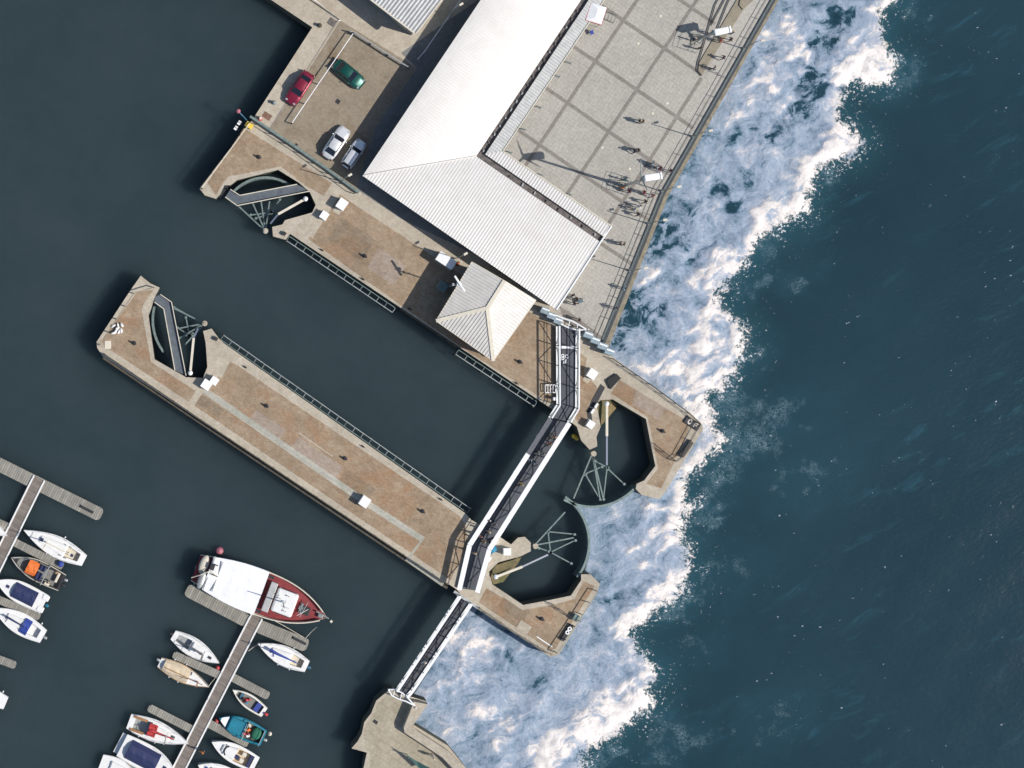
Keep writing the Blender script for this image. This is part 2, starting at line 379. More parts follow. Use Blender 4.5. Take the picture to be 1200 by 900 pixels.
lace = blobs([(855, 480, 28, .9), (870, 520, 34, .9), (900, 500, 45, .7), (845, 560, 30, .8), (830, 600, 24, .8), (900, 290, 24, .8), (880, 330, 20, .8), (790, 710, 22, .8), (790, 870, 40, .7), (700, 890, 20, .9), (840, 680, 50, .5), (1055, 90, 20, .8), (960, 215, 16, .8), (880, 420, 26, .5), (1075, 15, 18, .6), (940, 560, 45, .5), (925, 330, 22, .5), (820, 760, 40, .45), (720, 880, 18, .9), (900, 850, 50, .4)])
rngm = np.random.default_rng(3)
def waves(X, Y, amp, lam0, n, spread, ang):
    z = np.zeros(X.shape)
    for i in range(n):
        lam = lam0*rngm.uniform(.45, 1.6); a = ang+rngm.normal()*spread; k = 2*math.pi/lam
        ph = rngm.uniform(0, 6.28); w = rngm.uniform(.4, 1)*lam/lam0
        s = np.sin(k*(X*math.cos(a)+Y*math.sin(a))+ph + .8*np.sin(.21*X+.17*Y+i)); z += w*s
    return amp*z/n**.5
inF = np.clip(np.minimum(dO+1, dI)/2.5, 0, 1)
seaside = np.clip((dI+.2)/2, 0, 1)
Z = WL + waves(X, Y, .018, 5, 14, .5, R(-60))*seaside + inF*(waves(X, Y, .09, 4.0, 26, 1.8, 0)+waves(X, Y, .045, 1.6, 26, 2.5, 1)+.10) + bright*inF*.18
Z = np.where((np.abs(X) > 80) | (np.abs(Y) > 60), WL, Z)
ny_, nx_ = X.shape
me = bpy.data.meshes.new('water')
co = np.stack([X, Y, Z], -1).reshape(-1, 3)
idx = np.arange(nx_*ny_).reshape(ny_, nx_)
fa = np.stack([idx[:-1, :-1], idx[:-1, 1:], idx[1:, 1:], idx[1:, :-1]], -1).reshape(-1, 4)
me.vertices.add(len(co)); me.vertices.foreach_set('co', co.ravel().astype('f'))
me.loops.add(fa.size); me.loops.foreach_set('vertex_index', fa.ravel())
me.polygons.add(len(fa)); me.polygons.foreach_set('loop_start', np.arange(0, fa.size, 4)); me.polygons.foreach_set('loop_total', np.full(len(fa), 4))
me.polygons.foreach_set('use_smooth', np.ones(len(fa), bool)); me.update(); me.validate()
for nm, arr in (('shore', dO), ('basin', dI), ('dense', bright), ('clear', holes), ('lace', lace)):
    at = me.attributes.new(nm, 'FLOAT', 'POINT'); at.data.foreach_set('value', arr.ravel().astype('f'))
water = bpy.data.objects.new('water', me); col.objects.link(water); tag(water, kind='structure')
def mat_water():
    m, nt, b = new_mat('sea_water')
    def A(n):
        a = N(nt, 'ShaderNodeAttribute'); a.attribute_name = n; return a.outputs['Fac']
    v = tex(nt)
    # domain-warped coordinates for foam
    wn = N(nt, 'ShaderNodeTexNoise'); nt.links.new(v, wn.inputs['Vector']); wn.inputs['Scale'].default_value = .28; wn.inputs['Detail'].default_value = 5
    sub = N(nt, 'ShaderNodeVectorMath', operation='MULTIPLY_ADD'); nt.links.new(wn.outputs['Color'], sub.inputs[0])
    sub.inputs[1].default_value = (4.5, 4.5, 0); nt.links.new(v, sub.inputs[2]); wv = sub.outputs[0]
    big = noise(nt, wv, .22, 9, .62, .5); mid = noise(nt, wv, .75, 9, .68, .6); fine = noise(nt, v, 3.2, 8, .75, .3)
    wisp = noise(nt, wv, 1.4, 8, .7, 2.0)
    edge = mth(nt, 'ADD', A('shore'), mth(nt, 'MULTIPLY', mth(nt, 'SUBTRACT', mid, .5), 5.0))
    edge = mth(nt, 'ADD', edge, mth(nt, 'MULTIPLY', mth(nt, 'SUBTRACT', fine, .5), 4.2))
    cover = rng(nt, edge, -.25, .35, 0, 1, True)
    ins = rng(nt, A('basin'), -.1, .1)
    cover = mth(nt, 'MULTIPLY', cover, ins)
    # density of foam inside: soft clouds, drawn-out streaks and thin ridged filaments
    mp = N(nt, 'ShaderNodeMapping'); nt.links.new(wv, mp.inputs['Vector']); mp.vector_type = 'TEXTURE'; mp.inputs['Rotation'].default_value = (0, 0, R(22)); mp.inputs['Scale'].default_value = (1/.45, 1/1.15, 1)
    sv = mp.outputs[0]
    def ridge(vec, scale, w, det=6):
        n_ = noise(nt, vec, scale, det, .6, .3)
        return rng(nt, mth(nt, 'ABSOLUTE', mth(nt, 'SUBTRACT', n_, .5)), 0, w, 1, 0)
    soft = noise(nt, sv, .55, 6, .58, .3)
    r1 = ridge(sv, .5, .10); r2 = ridge(sv, 1.25, .09); r3 = ridge(wv, 1.7, .07)
    den = mth(nt, 'MULTIPLY', A('dense'), rng(nt, soft, .32, .60, .18, .62))
    den = mth(nt, 'ADD', den, mth(nt, 'MULTIPLY', mth(nt, 'SUBTRACT', big, .5), .7))
    den = mth(nt, 'ADD', den, mth(nt, 'MULTIPLY', mth(nt, 'SUBTRACT', soft, .5), .75))
    den = mth(nt, 'ADD', den, mth(nt, 'MULTIPLY', mth(nt, 'SUBTRACT', mid, .5), .55))
    den = mth(nt, 'ADD', den, mth(nt, 'MULTIPLY', mth(nt, 'SUBTRACT', fine, .5), .42))
    rsum = mth(nt, 'ADD', mth(nt, 'MULTIPLY', r1, .13), mth(nt, 'ADD', mth(nt, 'MULTIPLY', r2, .10), mth(nt, 'MULTIPLY', r3, .07)))
    den = mth(nt, 'ADD', den, mth(nt, 'MULTIPLY', rsum, rng(nt, big, .35, .62, .15, 1.1)))
    den = mth(nt, 'SUBTRACT', den, mth(nt, 'MULTIPLY', A('clear'), rng(nt, mid, .34, .62, .62, .12)))
    nearedge = rng(nt, A('shore'), 2.2, 0, 0, .30)
    den = mth(nt, 'ADD', mth(nt, 'ADD', den, nearedge), .245)
    cr = N(nt, 'ShaderNodeValToRGB'); nt.links.new(den, cr.inputs[0]); e = cr.color_ramp.elements
    e[0].position = 0; e[0].color = (.016, .052, .075, 1); e[1].position = 1; e[1].color = (.90, .84, .79, 1)
    for p, c in ((.10, (.045, .10, .14)), (.20, (.16, .23, .30)), (.32, (.255, .325, .41)), (.46, (.335, .395, .48)), (.60, (.46, .49, .545)), (.75, (.76, .70, .655))):
        q = e.new(p); q.color = (*c, 1)
    foamc = cr.outputs[0]
    # open water, harbour and sea
    drift = noise(nt, v, .035, 5, .55)
    sea = mix(nt, rng(nt, drift, .35, .65), (.014, .037, .051), (.018, .046, .063))
    harb = mix(nt, rng(nt, noise(nt, v, .09, 7, .68), .36, .66), (.027, .043, .049), (.034, .051, .057))
    vs = tex(nt, 1, R(30), (.35, 1.3, 1)); st = noise(nt, vs, .42, 7, .7, .6); st2 = noise(nt, v, .06, 3, .5)
    streak = mth(nt, 'MULTIPLY', rng(nt, st, .55, .74), rng(nt, st2, .46, .62))
    sea = mix(nt, mth(nt, 'MULTIPLY', streak, .5), sea, (.035, .12, .165))
    seaf = rng(nt, A('basin'), -.1, .1); base = mix(nt, seaf, harb, sea)
    # torn spray thinning out from the foam edge, lacy patches and wave-crest flecks
    fr = rng(nt, A('shore'), -5, .3, 0, 1)
    base = mix(nt, mth(nt, 'MULTIPLY', mth(nt, 'MULTIPLY', fr, fr), mth(nt, 'MULTIPLY', seaf, .6)), base, (.03, .105, .13))
    em = noise(nt, v, .45, 6, .7)
    sp = noise(nt, v, 3.0, 6, .72, .4)
    thr = mth(nt, 'SUBTRACT', .665, mth(nt, 'MULTIPLY', mth(nt, 'MULTIPLY', fr, fr), rng(nt, em, .42, .64, .03, .23)))
    spray = mth(nt, 'MULTIPLY', rng(nt, mth(nt, 'SUBTRACT', sp, thr), 0, .03), mth(nt, 'MULTIPLY', seaf, mth(nt, 'GREATER_THAN', fr, .02)))
    ln = noise(nt, v, 1.7, 8, .76, 1.0); lr = mth(nt, 'ABSOLUTE', mth(nt, 'SUBTRACT', ln, .5))
    lc = mth(nt, 'MULTIPLY', rng(nt, lr, .0, .035, 1, 0), rng(nt, mth(nt, 'ADD', A('lace'), mth(nt, 'MULTIPLY', mth(nt, 'SUBTRACT', em, .5), 2.2)), .45, 1.0))
    lc = mth(nt, 'MULTIPLY', lc, mth(nt, 'MULTIPLY', seaf, rng(nt, A('lace'), .05, .3)))
    base = mix(nt, mth(nt, 'MULTIPLY', A('lace'), mth(nt, 'MULTIPLY', seaf, .5)), base, (.026, .085, .115))
    base = mix(nt, mth(nt, 'MULTIPLY', lc, .5), base, (.42, .54, .60))
    fk = noise(nt, tex(nt, 1, R(18), (.75, 1.4, 1)), 2.1, 3, .6); fm = noise(nt, tex(nt, 1, R(28), (.35, 1.3, 1)), .22, 5, .65)
    fthr = mth(nt, 'SUBTRACT', .745, mth(nt, 'ADD', rng(nt, fm, .52, .70, 0, .06), mth(nt, 'MULTIPLY', streak, .13)))
    fleck = mth(nt, 'MULTIPLY', rng(nt, mth(nt, 'SUBTRACT', fk, fthr), 0, .02), seaf)
    base = mix(nt, mth(nt, 'MULTIPLY', fleck, .7), base, (.60, .66, .68))
    base = mix(nt, mth(nt, 'MULTIPLY', spray, .85), base, (.70, .70, .70))
    c = mix(nt, cover, base, foamc)
    nt.links.new(c, b.inputs['Base Color'])
    nt.links.new(rng(nt, cover, 0, 1, .15, .85), b.inputs['Roughness'])
    b.inputs['IOR'].default_value = 1.33
    b.subsurface_method = 'BURLEY'
    nt.links.new(rng(nt, cover, 0, 1, 1, .0), b.inputs['Subsurface Weight'])
    b.inputs['Subsurface Radius'].default_value = (1, 1, 1); b.inputs['Subsurface Scale'].default_value = 5.0
    nt.links.new(rng(nt, cover, 0, 1, .22, .15), b.inputs['Specular IOR Level'])
    rp = noise(nt, tex(nt, 1, R(20), (1, 1.8, 1)), 1.3, 5, .6)
    h = mth(nt, 'ADD', mth(nt, 'MULTIPLY', rp, rng(nt, seaf, 0, 1, .09, .20)), mth(nt, 'MULTIPLY', cover, mth(nt, 'ADD', mth(nt, 'MULTIPLY', den, .8), mth(nt, 'MULTIPLY', fine, .22))))
    bump(nt, b, h, .55, .35)
    return m
me.materials.append(mat_water())

# ------------------------------------------------------------------ buildings
def roof_wing(name, parent, O, ax, inn, L, Wd, z_out, z_in, pitch, depth, m, s0=-12, cut=None, curve=1.35, nt_=18, world=True):
    """corrugated sheet; ax along the eave, inn towards the valley, t across"""
    bm = nb(); step = pitch/6
    ns = int((L-s0)/step); rows = []
    for i in range(ns+1):
        s = s0+i*step; ph = (s/pitch) % 1
        w = max(0, min(1, 1.6*math.cos(2*math.pi*ph)+.1))
        row = []
        for j in range(nt_+1):
            t = j/nt_; z = z_out+(z_in-z_out)*t**curve+w*depth
            p = O+ax*s+inn*(Wd*t); row.append(bm.verts.new((p.x, p.y, z)))
        rows.append(row)
    for a, b in zip(rows, rows[1:]):
        for j in range(nt_): bm.faces.new((a[j], a[j+1], b[j+1], b[j]))
    if cut:
        p0, n0 = cut
        bmesh.ops.bisect_plane(bm, geom=bm.verts[:]+bm.edges[:]+bm.faces[:], plane_co=p0, plane_no=n0, clear_outer=True)
    ret = bmesh.ops.extrude_face_region(bm, geom=bm.faces[:])
    for g in ret['geom']:
        if isinstance(g, bmesh.types.BMVert): g.co.z -= .07
    return link(name, bm, m, parent, world)
ZO, ZI = 3.65, 2.1
O = P(425, 206, ZO); E2 = P(652, 363, ZO); I = P(558, 183, ZI)
V2 = (E2-O); V2.z = 0; LV = V2.length; V2.normalize()
nin = Vector((-V2.y, V2.x, 0))
d = I-O; W1 = d.dot(V); W2 = d.dot(nin)
bld = thing('market_hall', 'long white metal roofed hall bent at a right angle between car park and plaza', 'building', O.xy.to_3d()+Vector((3, 0, 0)))
mit = Vector((I.x-O.x, I.y-O.y, 0)).normalized(); mn = Vector((-mit.y, mit.x, 0))
Oz = Vector((O.x, O.y, 0))
roof_wing('roof', bld, Oz, U, V, 32, W1, ZO, ZI, .345, .014, m_roof, -14, (Oz, -mn))
rf2 = roof_wing('roof', bld, Oz, V2, nin, LV, W2, ZO, ZI, .345, .014, m_roof, -14, (Oz, mn))
# hip cap, valley gutters and colonnade strips
bm = nb(); pts = []
for k in range(13):
    t = k/12; p = Oz+(Vector((I.x, I.y, 0))-Oz)*t; p.z = ZO+(ZI-ZO)*t**1.35+.075; pts.append(p)
tube(bm, pts, .09, 8); link('hip_cap', bm, m_roof, bld, True)
I0 = Vector((I.x, I.y, 0)); S1 = I0+U*30; S2 = I0+V2*(LV-(I0-Oz).dot(V2))
GW = .75
def quadstrip(bm, a, b, off0, off1, z0, z1):
    vs = [bm.verts.new(Vector((p.x, p.y, z))) for p, z in ((a+off0[0], z0), (b+off0[1], z0), (b+off1[1], z1), (a+off1[0], z1))]
    f = bm.faces.new(vs); r = bmesh.ops.extrude_face_region(bm, geom=[f])
    for g in r['geom']:
        if isinstance(g, bmesh.types.BMVert): g.co.z -= .06
cN = (V-mn*0)  # corner offset along the mitre
def cor(w):    # corner point of an inner line offset by w into the plaza
    # intersection of lines I0+V*w+U*a and I0+nin*w+V2*b
    A = I0+V*w; B = I0+nin*w; det = U.x*(-V2.y)+V2.x*U.y
    r = B-A; a = (r.x*(-V2.y)+V2.x*r.y)/det
    return A+U*a
c0, c1, c2 = I0, cor(GW), cor(GW+1.5)
bm = nb()
vs = lambda *a: bm.faces.new([bm.verts.new(x) for x in a])
def zz(p, z): return Vector((p.x, p.y, z))
vs(zz(c0, ZI-.25), zz(S1, ZI-.25), zz(S1+V*GW, ZI-.25), zz(c1, ZI-.25))
vs(zz(c0, ZI-.25), zz(c1, ZI-.25), zz(S2+nin*GW, ZI-.25), zz(S2, ZI-.25))
r = bmesh.ops.extrude_face_region(bm, geom=bm.faces[:])
for g in r['geom']:
    if isinstance(g, bmesh.types.BMVert): g.co.z -= .08
link('valley_gutter', bm, m_gutter, bld, True)
for k in range(26):       # sparse clips and debris boxes along the gutter
    q = I0+U*(1+k*1.15)+V*(.38) if k < 18 else S2-V2*(1+(k-18)*1.7)+nin*.38
    bm = nb(); box(bm, (q.x, q.y, ZI-.15), (.18+.25*random.random(), .16, .14), AU+random.random()*.4); link('gutter_clip', bm, random.choice([m_galv, m_gutter]), bld, True)
roof_wing('canopy_roof', bld, zz(c1, 0), U, V, 30, 1.5, ZI+.12, ZI-.05, .345, .04, m_roof_grey, -3, (zz(c1, 0), -((c2-c1).normalized().cross(Vector((0, 0, -1))))), 1, 4)
roof_wing('canopy_roof', bld, zz(c1, 0), V2, nin, (S2-c1).dot(V2), 1.5, ZI+.12, ZI-.05, .345, .04, m_roof, -3, (zz(c1, 0), ((c2-c1).normalized().cross(Vector((0, 0, -1))))), 1, 4)
# fascia + end rafter + walls
bm = nb()
bar(bm, zz(c2, ZI-.02), zz(I0+U*30+V*(GW+1.5), ZI-.02), .12, .16); bar(bm, zz(c2, ZI-.02), zz(S2+nin*(GW+1.5), ZI-.02), .12, .16)
link('fascia', bm, m_cream, bld, True)
bm = nb(); prev = None
E0 = Oz+V2*LV
for k in range(13):
    t = k/12; p = E0+nin*(W2*t); p.z = ZO+(ZI-ZO)*t**1.35+.02
    if prev is not None: bar(bm, prev, p, .16, .2)
    prev = p
bar(bm, zz(E0+nin*(W2), ZI), zz(E0+nin*(W2+GW+1.5), ZI), .16, .2)
link('verge_trim', bm, m_white, bld, True)
ins_ = .35
def wallprism(pts, z0, z1, m, name='wall'):
    bm = nb(); prism(bm, pts, z0, z1); return link(name, bm, m, bld, True)
m_wall = M('dark_clad_wall', (.18, .20, .22), .6, 0, .3, 1)
m_wallw = M('pale_render', (.42, .40, .35), .8, 0, .2, 1)
a = Oz+V*ins_+V2*ins_
wallprism([a, a+U*31, a+U*31+V*.3, a+V*.3+U*.3], 0, ZO-.15, m_wall)
e = E0-V2*ins_+nin*ins_
wallprism([Oz+V2*.7+nin*ins_, e, e+nin*.3, Oz+V2*.7+nin*(ins_+.3)], 0, ZO-.15, m_wall)
wallprism([e-V2*.3+nin*.4, e+nin*.4, e+nin*(W2-.8), e-V2*.3+nin*(W2-.8)], 0, ZI-.2, m_wallw)
q = I0-V*.4; wallprism([q+U*.2, q+U*30, q+U*30-V*.25, q+U*.2-V*.25], 0, ZI-.3, m_wallw)
q = I0-nin*.4; wallprism([q, q+V2*9.5, q+V2*9.5-nin*.25, q-nin*.25], 0, ZI-.3, m_wallw)
for k in range(10):
    c = a+U*(1.8+k*2.9); bm = nb(); box(bm, (c.x-V.x*.02, c.y-V.y*.02, 1.9), (1.6, .1, 1.5), AU); wn_ = link('window', bm, m_glass2, bld, True)
for k in range(8):
    c = Oz+V2*(2.2+k*3.1)+nin*ins_; bm = nb(); box(bm, (c.x, c.y, 1.7), (1.8, .1, 1.6), math.atan2(V2.y, V2.x)); link('window', bm, m_glass2, bld, True)
for k in range(12):      # colonnade posts under the canopy strip
    c = c2+U*(.4+k*2.6)-V*.25 if k < 8 else c2+V2*(3+(k-8)*3.1)-nin*.25
    bm = nb(); cyl(bm, (c.x, c.y, 0), .07, ZI-.12, 8); link('column', bm, m_white, bld, True)

# pavilion
pv = thing('pavilion', 'square pale pavilion with ribbed hipped roof on the lock quay beside the bridge', 'building', P(570, 362))
ZE, ZR = 3.9, 4.55
A, B, C, D = P(553, 307, ZE), P(628, 352, ZE), P(578, 423, ZE), P(511, 376, ZE)
Rg, Ct = P(591, 329, ZR), P(571, 361, ZR)
def ribbed(name, poly, m, n_along, ridge_h=.05, pitch=.36):
    """facet with standing seams perpendicular to its eave (poly[0]->poly[1])"""
    bm = nb(); vsx = [bm.verts.new(p) for p in poly]; bm.faces.new(vsx)
    r = bmesh.ops.extrude_face_region(bm, geom=bm.faces[:])
    for g in r['geom']:
        if isinstance(g, bmesh.types.BMVert): g.co.z -= .08
    e = (poly[1]-poly[0]); L = e.length; e.normalize()
    nrm = (poly[1]-poly[0]).cross(poly[-1]-poly[0]).normalized()
    if nrm.z < 0: nrm = -nrm
    up = nrm.cross(e)
    if up.z < 0: up = -up
    k = int(L/pitch); xs_ = [(q-poly[0]).dot(e) for q in poly]; ys_ = [(q-poly[0]).dot(up) for q in poly]
    for i in range(1, k):
        s = L*i/k; hs = []
        for a_ in range(len(poly)):
            b_ = (a_+1) % len(poly)
            if (xs_[a_]-s)*(xs_[b_]-s) < 0:
                f = (s-xs_[a_])/(xs_[b_]-xs_[a_]); hs.append(ys_[a_]+f*(ys_[b_]-ys_[a_]))
        if len(hs) >= 2:
            lo, hi = min(hs), max(hs)
            if hi-lo > .1: bar(bm, poly[0]+e*s+up*(lo+.02)+nrm*.03, poly[0]+e*s+up*(hi-.05)+nrm*.02, .08, .065)
    return link(name, bm, m, pv, True)
ribbed('roof', [D, A, Rg, Ct], m_roof_pav, 20); ribbed('roof', [C, D, Ct], m_roof_pav, 20); ribbed('roof', [B, C, Ct, Rg], m_roof_pav, 20)
bm = nb()
for a_, b_ in ((Rg, Ct), (Ct, D), (Ct, C)): bar(bm, a_+Vector((0, 0, .07)), b_+Vector((0, 0, .07)), .42, .06)
link('ridge_cap', bm, m_cream, pv, True)
bm = nb()
for a_, b_ in ((A, D), (D, C), (C, B), (B, Rg), (Rg, A)): bar(bm, a_-Vector((0, 0, .07)), b_-Vector((0, 0, .07)), .10, .16)
link('fascia', bm, m_cream, pv, True)
cen = (A+B+C+D)/4
wl = [cen+(p-cen)*.91 for p in (A, B, C, D)]
bm = nb(); prism(bm, wl, 0, ZE-.12); link('wall', bm, m_wall, pv, True)
bm = nb(); mdl = (A+B)/2
f = bm.faces.new([bm.verts.new(p) for p in (A-Vector((0, 0, .05)), B-Vector((0, 0, .05)), Rg-Vector((0, 0, .05)))]); link('gable_wall', bm, m_cream, pv, True)
for (p, q) in ((wl[2], wl[3]), (wl[3], wl[0])):
    for k in range(4):
        c = p.lerp(q, (k+.5)/4); ang = math.atan2((q-p).y, (q-p).x)
        bm = nb(); box(bm, (c.x, c.y, 2.0), (1.3, .12, 2.2), ang); link('window', bm, m_glass2, pv, True)

# top-left warehouse
wh = thing('warehouse', 'grey ribbed metal roofed shed at the top edge above the car park', 'building', P(500, 10))
zw = 4.2; c = P(487, 39, zw); u3 = (P(517, 0, zw)-c); u3.z = 0; u3.normalize(); v3 = Vector((-u3.y, u3.x, 0))
roof_wing('roof', wh, zz(c, 0)+v3*0, v3, u3, 13, 11, zw, zw+.6, .42, .05, m_roof_grey, 0, None, 1, 6)
bm = nb(); q0 = zz(c, 0)+v3*.3+u3*.35; prism(bm, [q0, q0+u3*10.5, q0+u3*10.5+v3*12, q0+v3*12], 0, zw-.1); link('wall', bm, m_wall, wh, True)
bm = nb(); bar(bm, zz(c, zw-.02)-u3*.08, zz(c+v3*13, zw-.02)-u3*.08, .16, .14); bar(bm, zz(c, zw)-v3*.06, zz(c+u3*11, zw+.5)-v3*.06, .14, .2); link('gutter', bm, m_cream, wh, True)
for k in range(3):
    q = q0+v3*(2+3.2*k); bm = nb(); box(bm, (q.x, q.y, 1.5), (2.2, .1, 2.9), math.atan2(v3.y, v3.x)); link('door', bm, m_steel, wh, True)

# ------------------------------------------------------------------ generic small things
def fence(name, label, cat, pts, h=1.1, spacing=2.4, m=m_steel, rails=(1.1, .6), r=.035, z0=0, group=None, postname='post', pm=None, rr=None, wide=None):
    ww = [P(x, y, z0) for x, y in pts]
    t = thing(name, label, cat, ww[0], 0, group)
    for z in rails:
        bm = nb()
        for a, b in zip(ww, ww[1:]):
            if wide: bar(bm, a+Vector((0, 0, z)), b+Vector((0, 0, z)), wide, .06)
            else: bar(bm, a+Vector((0, 0, z)), b+Vector((0, 0, z)), 2*(rr or r))
        link('rail', bm, m, t, True)
    for a, b in zip(ww, ww[1:]):
        L = (b-a).length; n = max(1, round(L/spacing))
        for k in range(n+1):
            if k == n and b is not ww[-1]: continue
            p = a.lerp(b, k/n); bm = nb(); box(bm, (p.x, p.y, p.z+h/2), (r*2.4, r*2.4, h), AU); link(postname, bm, pm or m, t, True)
    return t
fence('sea_railing', 'long dark steel railing along the seaward edge of the promenade', 'railing', [(927, -40), (903, 0), (773, 228), (704, 398)], 1.1, 2.5, m_steel, (1.1, .6), .022)
bm = nb(); ribbon(bm, W([(921, -40), (898, 0), (768, 228), (699, 396)]), .06, .018); struct('dark_rail_line', bm, m_band)  # thin dark line along the inside of the sea railing
# low seaward wall, dark weathered, on the quay edge
def wall_thing(name, label, cat, pts, w, h, m, z0=0, group=None):
    ww = [P(x, y) for x, y in pts]; A_ = offset_line(ww, w/2); B_ = offset_line(ww, -w/2)
    bm = nb(); prism(bm, A_+list(reversed(B_)), z0, h)
    o = link(name, bm, m); return tag(o, label, cat, group)
wall_thing('dark_kerb_wall', 'low dark kerb wall running along the outer edge of the promenade', 'kerb wall', [(930, -40), (906.5, 0), (776, 229), (707, 402)], .36, .30, M('wet_dark_stone', (.05, .06, .065), .7, 0, .4, 2))
stripline([(935, -46), (911, -2), (781, 229), (712, 404)], .45, M('weathered_ledge', (.29, .25, .18), .85, 0, .5, 1.5), .02, 'sea_ledge')
wall_thing('flood_wall', 'grey steel topped wall with dark posts between car park and lock head', 'wall', [(293, 137), (345, 172), (385, 200), (420, 226)], .28, .7, m_teal)
wall_thing('car_park_kerb_wall', 'thin pale wall edging the upper quay beside the car park', 'wall', [(318, -30), (370, 3), (399, 23)], .16, .35, m_conc)
tc = fence('posts_on_flood_wall', 'row of short dark posts with rails along the flood wall', 'railing', [(300, 146), (352, 180), (415, 227)], 1.0, 1.9, m_dark, (1.0,), .035)
# lock quay railings
fence('quay_railing', 'brown rusty rail with posts along the harbour side of the long middle pier', 'railing', [(123, 415), (236, 492), (524, 684)], .9, 2.0, m_timber_d, (.9, .5), .05, pm=m_dark)
fence('quay_railing', 'short railing at the left tip of the middle pier', 'railing', [(117, 404), (157, 344), (180, 337)], .9, 1.8, m_timber, (.9,), .05, pm=m_dark)
fence('quay_railing', 'dark double rail along the seaward top edge of the upper lock head', 'railing', [(716, 420), (760, 450), (806, 484), (818, 496), (797, 535), (790, 540), (764, 519)], 1.0, 1.8, m_dark, (1.0, .5), .028)
fence('quay_railing', 'timber rail along the foam side of the lower lock head', 'railing', [(561, 711), (600, 738), (645, 766)], 1.0, 1.8, m_timber, (1.0, .5), .035, pm=m_dark)
fence('quay_railing', 'dark rail crossing the lower lock head from the basin to its seaward edge', 'railing', [(646, 707), (668, 722), (679, 727)], 1.0, 1.3, m_dark, (1.0, .5), .028)
fence('quay_railing', 'short rail along the seaward right edge of the lower lock head', 'railing', [(651, 764), (672, 733), (698, 692)], 1.0, 1.6, m_steel, (1.0,), .04)
fence('quay_railing', 'light rail on the harbour edge of the upper left lock head', 'railing', [(237, 221), (262, 187), (293, 145)], .9, 1.7, m_cream, (.9,), .05, pm=m_dark)
# car park barriers
fence('rail_barrier', 'white steel barrier rail beside the green car in the car park', 'barrier', [(413, 41), (373, 99), (342, 145)], .9, 3.2, m_white, (.9,), .045, pm=m_dark)
fence('rail_barrier', 'pale barrier rail across the top of the car park below the shed', 'barrier', [(409, 38), (414, 39), (454, 65), (478, 80)], .9, 2.4, m_galv, (.9, .5), .05, pm=m_dark)
fence('hand_rail', 'white bent handrail in the shaded lane beside the hall', 'handrail', [(560, -32), (537, 3), (496, 62), (489, 70)], 1.0, 2.5, m_white, (1.0,), .04)
# ladder-like fender frames
m_fr = M('aged_zinc', (.34, .37, .36), .6, .2, .35, 2)
def fender(label, a, b, side, spacing=1.15):
    A_ = P(*a, -.35); B_ = P(*b, -.35); d = (B_-A_).normalized(); nn = Vector((-d.y, d.x, 0))*side
    t = thing('timber_jetty_frame', label, 'jetty frame', A_, 0, 'ladder shaped fender frames along the lock chamber')
    L = (B_-A_).length
    for off, z, m_ in ((.12, 0, m_teal), (.74, 0, m_fr)):
        bm = nb(); bar(bm, A_+nn*off, B_+nn*off, .09 if off > .5 else .08, .18); link('beam', bm, m_, t, True)
    n = int(L/spacing); prevd = 0
    for k in range(n+1):
        p = A_+d*(k*L/n); bm = nb(); bar(bm, p+nn*.17, p+nn*.69, .06, .12); link('cross_beam', bm, m_fr if k % 3 else m_teal, t, True)
        if k % 3 == 0:
            bm = nb(); cyl(bm, p+nn*.80+Vector((0, 0, -5)), .10, 4.9, 8); link('pile', bm, m_timber_d, t, True)
    return t
fender('grey ladder shaped fender frame along the quay below the red cobbles', (340, 276), (464, 360), -1)
fender('grey ladder shaped fender frame below the pavilion corner', (538, 409), (630, 470), -1)
fender('long grey ladder shaped fender frame along the top of the middle pier', (258, 399), (547, 602), 1)
for (a, b, lb) in (((470, 362), (535, 406), 'dark timber fender beam under the shaded quay beside the pavilion'), ((121, 419), (300, 539), 'left timber fender along the harbour wall of the middle pier'), ((300, 539), (524, 689), 'right timber fender along the harbour wall of the middle pier')):
    bm = nb(); A_ = P(*a, -.3); B_ = P(*b, -.3); bar(bm, A_, B_, .3, .35); o = link('fender_beam', bm, m_timber_d); tag(o, lb, 'fender')

def cabinet(label, px, py, w, l, h, m=m_white, rz=AU, group='white utility cabinets on the quays', name='utility_cabinet', lid=None, doors=True):
    t = thing(name, label, 'cabinet', P(px, py), rz, group)
    bm = nb(); box(bm, (0, 0, h/2), (l, w, h), bev=.03); link('body', bm, m, t)
    bm = nb(); box(bm, (0, 0, h+.03), (l+.08, w+.08, .06), bev=.02); link('lid', bm, lid or m, t)
    if doors:
        bm = nb(); box(bm, (-l*.25, -w/2-.01, h*.5), (l*.4, .03, h*.8)); link('door', bm, m_galv, t)
        bm = nb(); box(bm, (l*.25, -w/2-.01, h*.5), (l*.4, .03, h*.8)); link('door', bm, m_galv, t)
    bm = nb(); box(bm, (0, 0, .04), (l+.16, w+.16, .09)); link('plinth', bm, m_conc, t)
    return t
cabinet('large white cabinet beside the small one on the upper left lock head', 400, 240, 1.0, 1.15, 1.1)
cabinet('small white cabinet at the paving strip of the upper left lock head', 379.5, 253, .8, .85, .8)
cabinet('larger white cabinet of the pair at the left basin of the middle pier', 242, 450.5, 1.0, 1.0, .9)
cabinet('smaller white cabinet of the pair at the left basin of the middle pier', 251, 446, .8, .8, .8)
cabinet('white cabinet standing alone on the slab strip of the middle pier', 426.5, 587, 1.0, 1.1, 1.1)
cabinet('white cabinet on concrete east of the footbridge', 692, 438, .95, 1.0, 1.0)
cabinet('small white cabinet at the root of the upper seaward gate platform', 690.5, 497, .75, .8, .8)
cabinet('white cabinet beside the turquoise tarpaulin at the lower seaward gate', 593, 645.5, .75, .8, .8, rz=0)
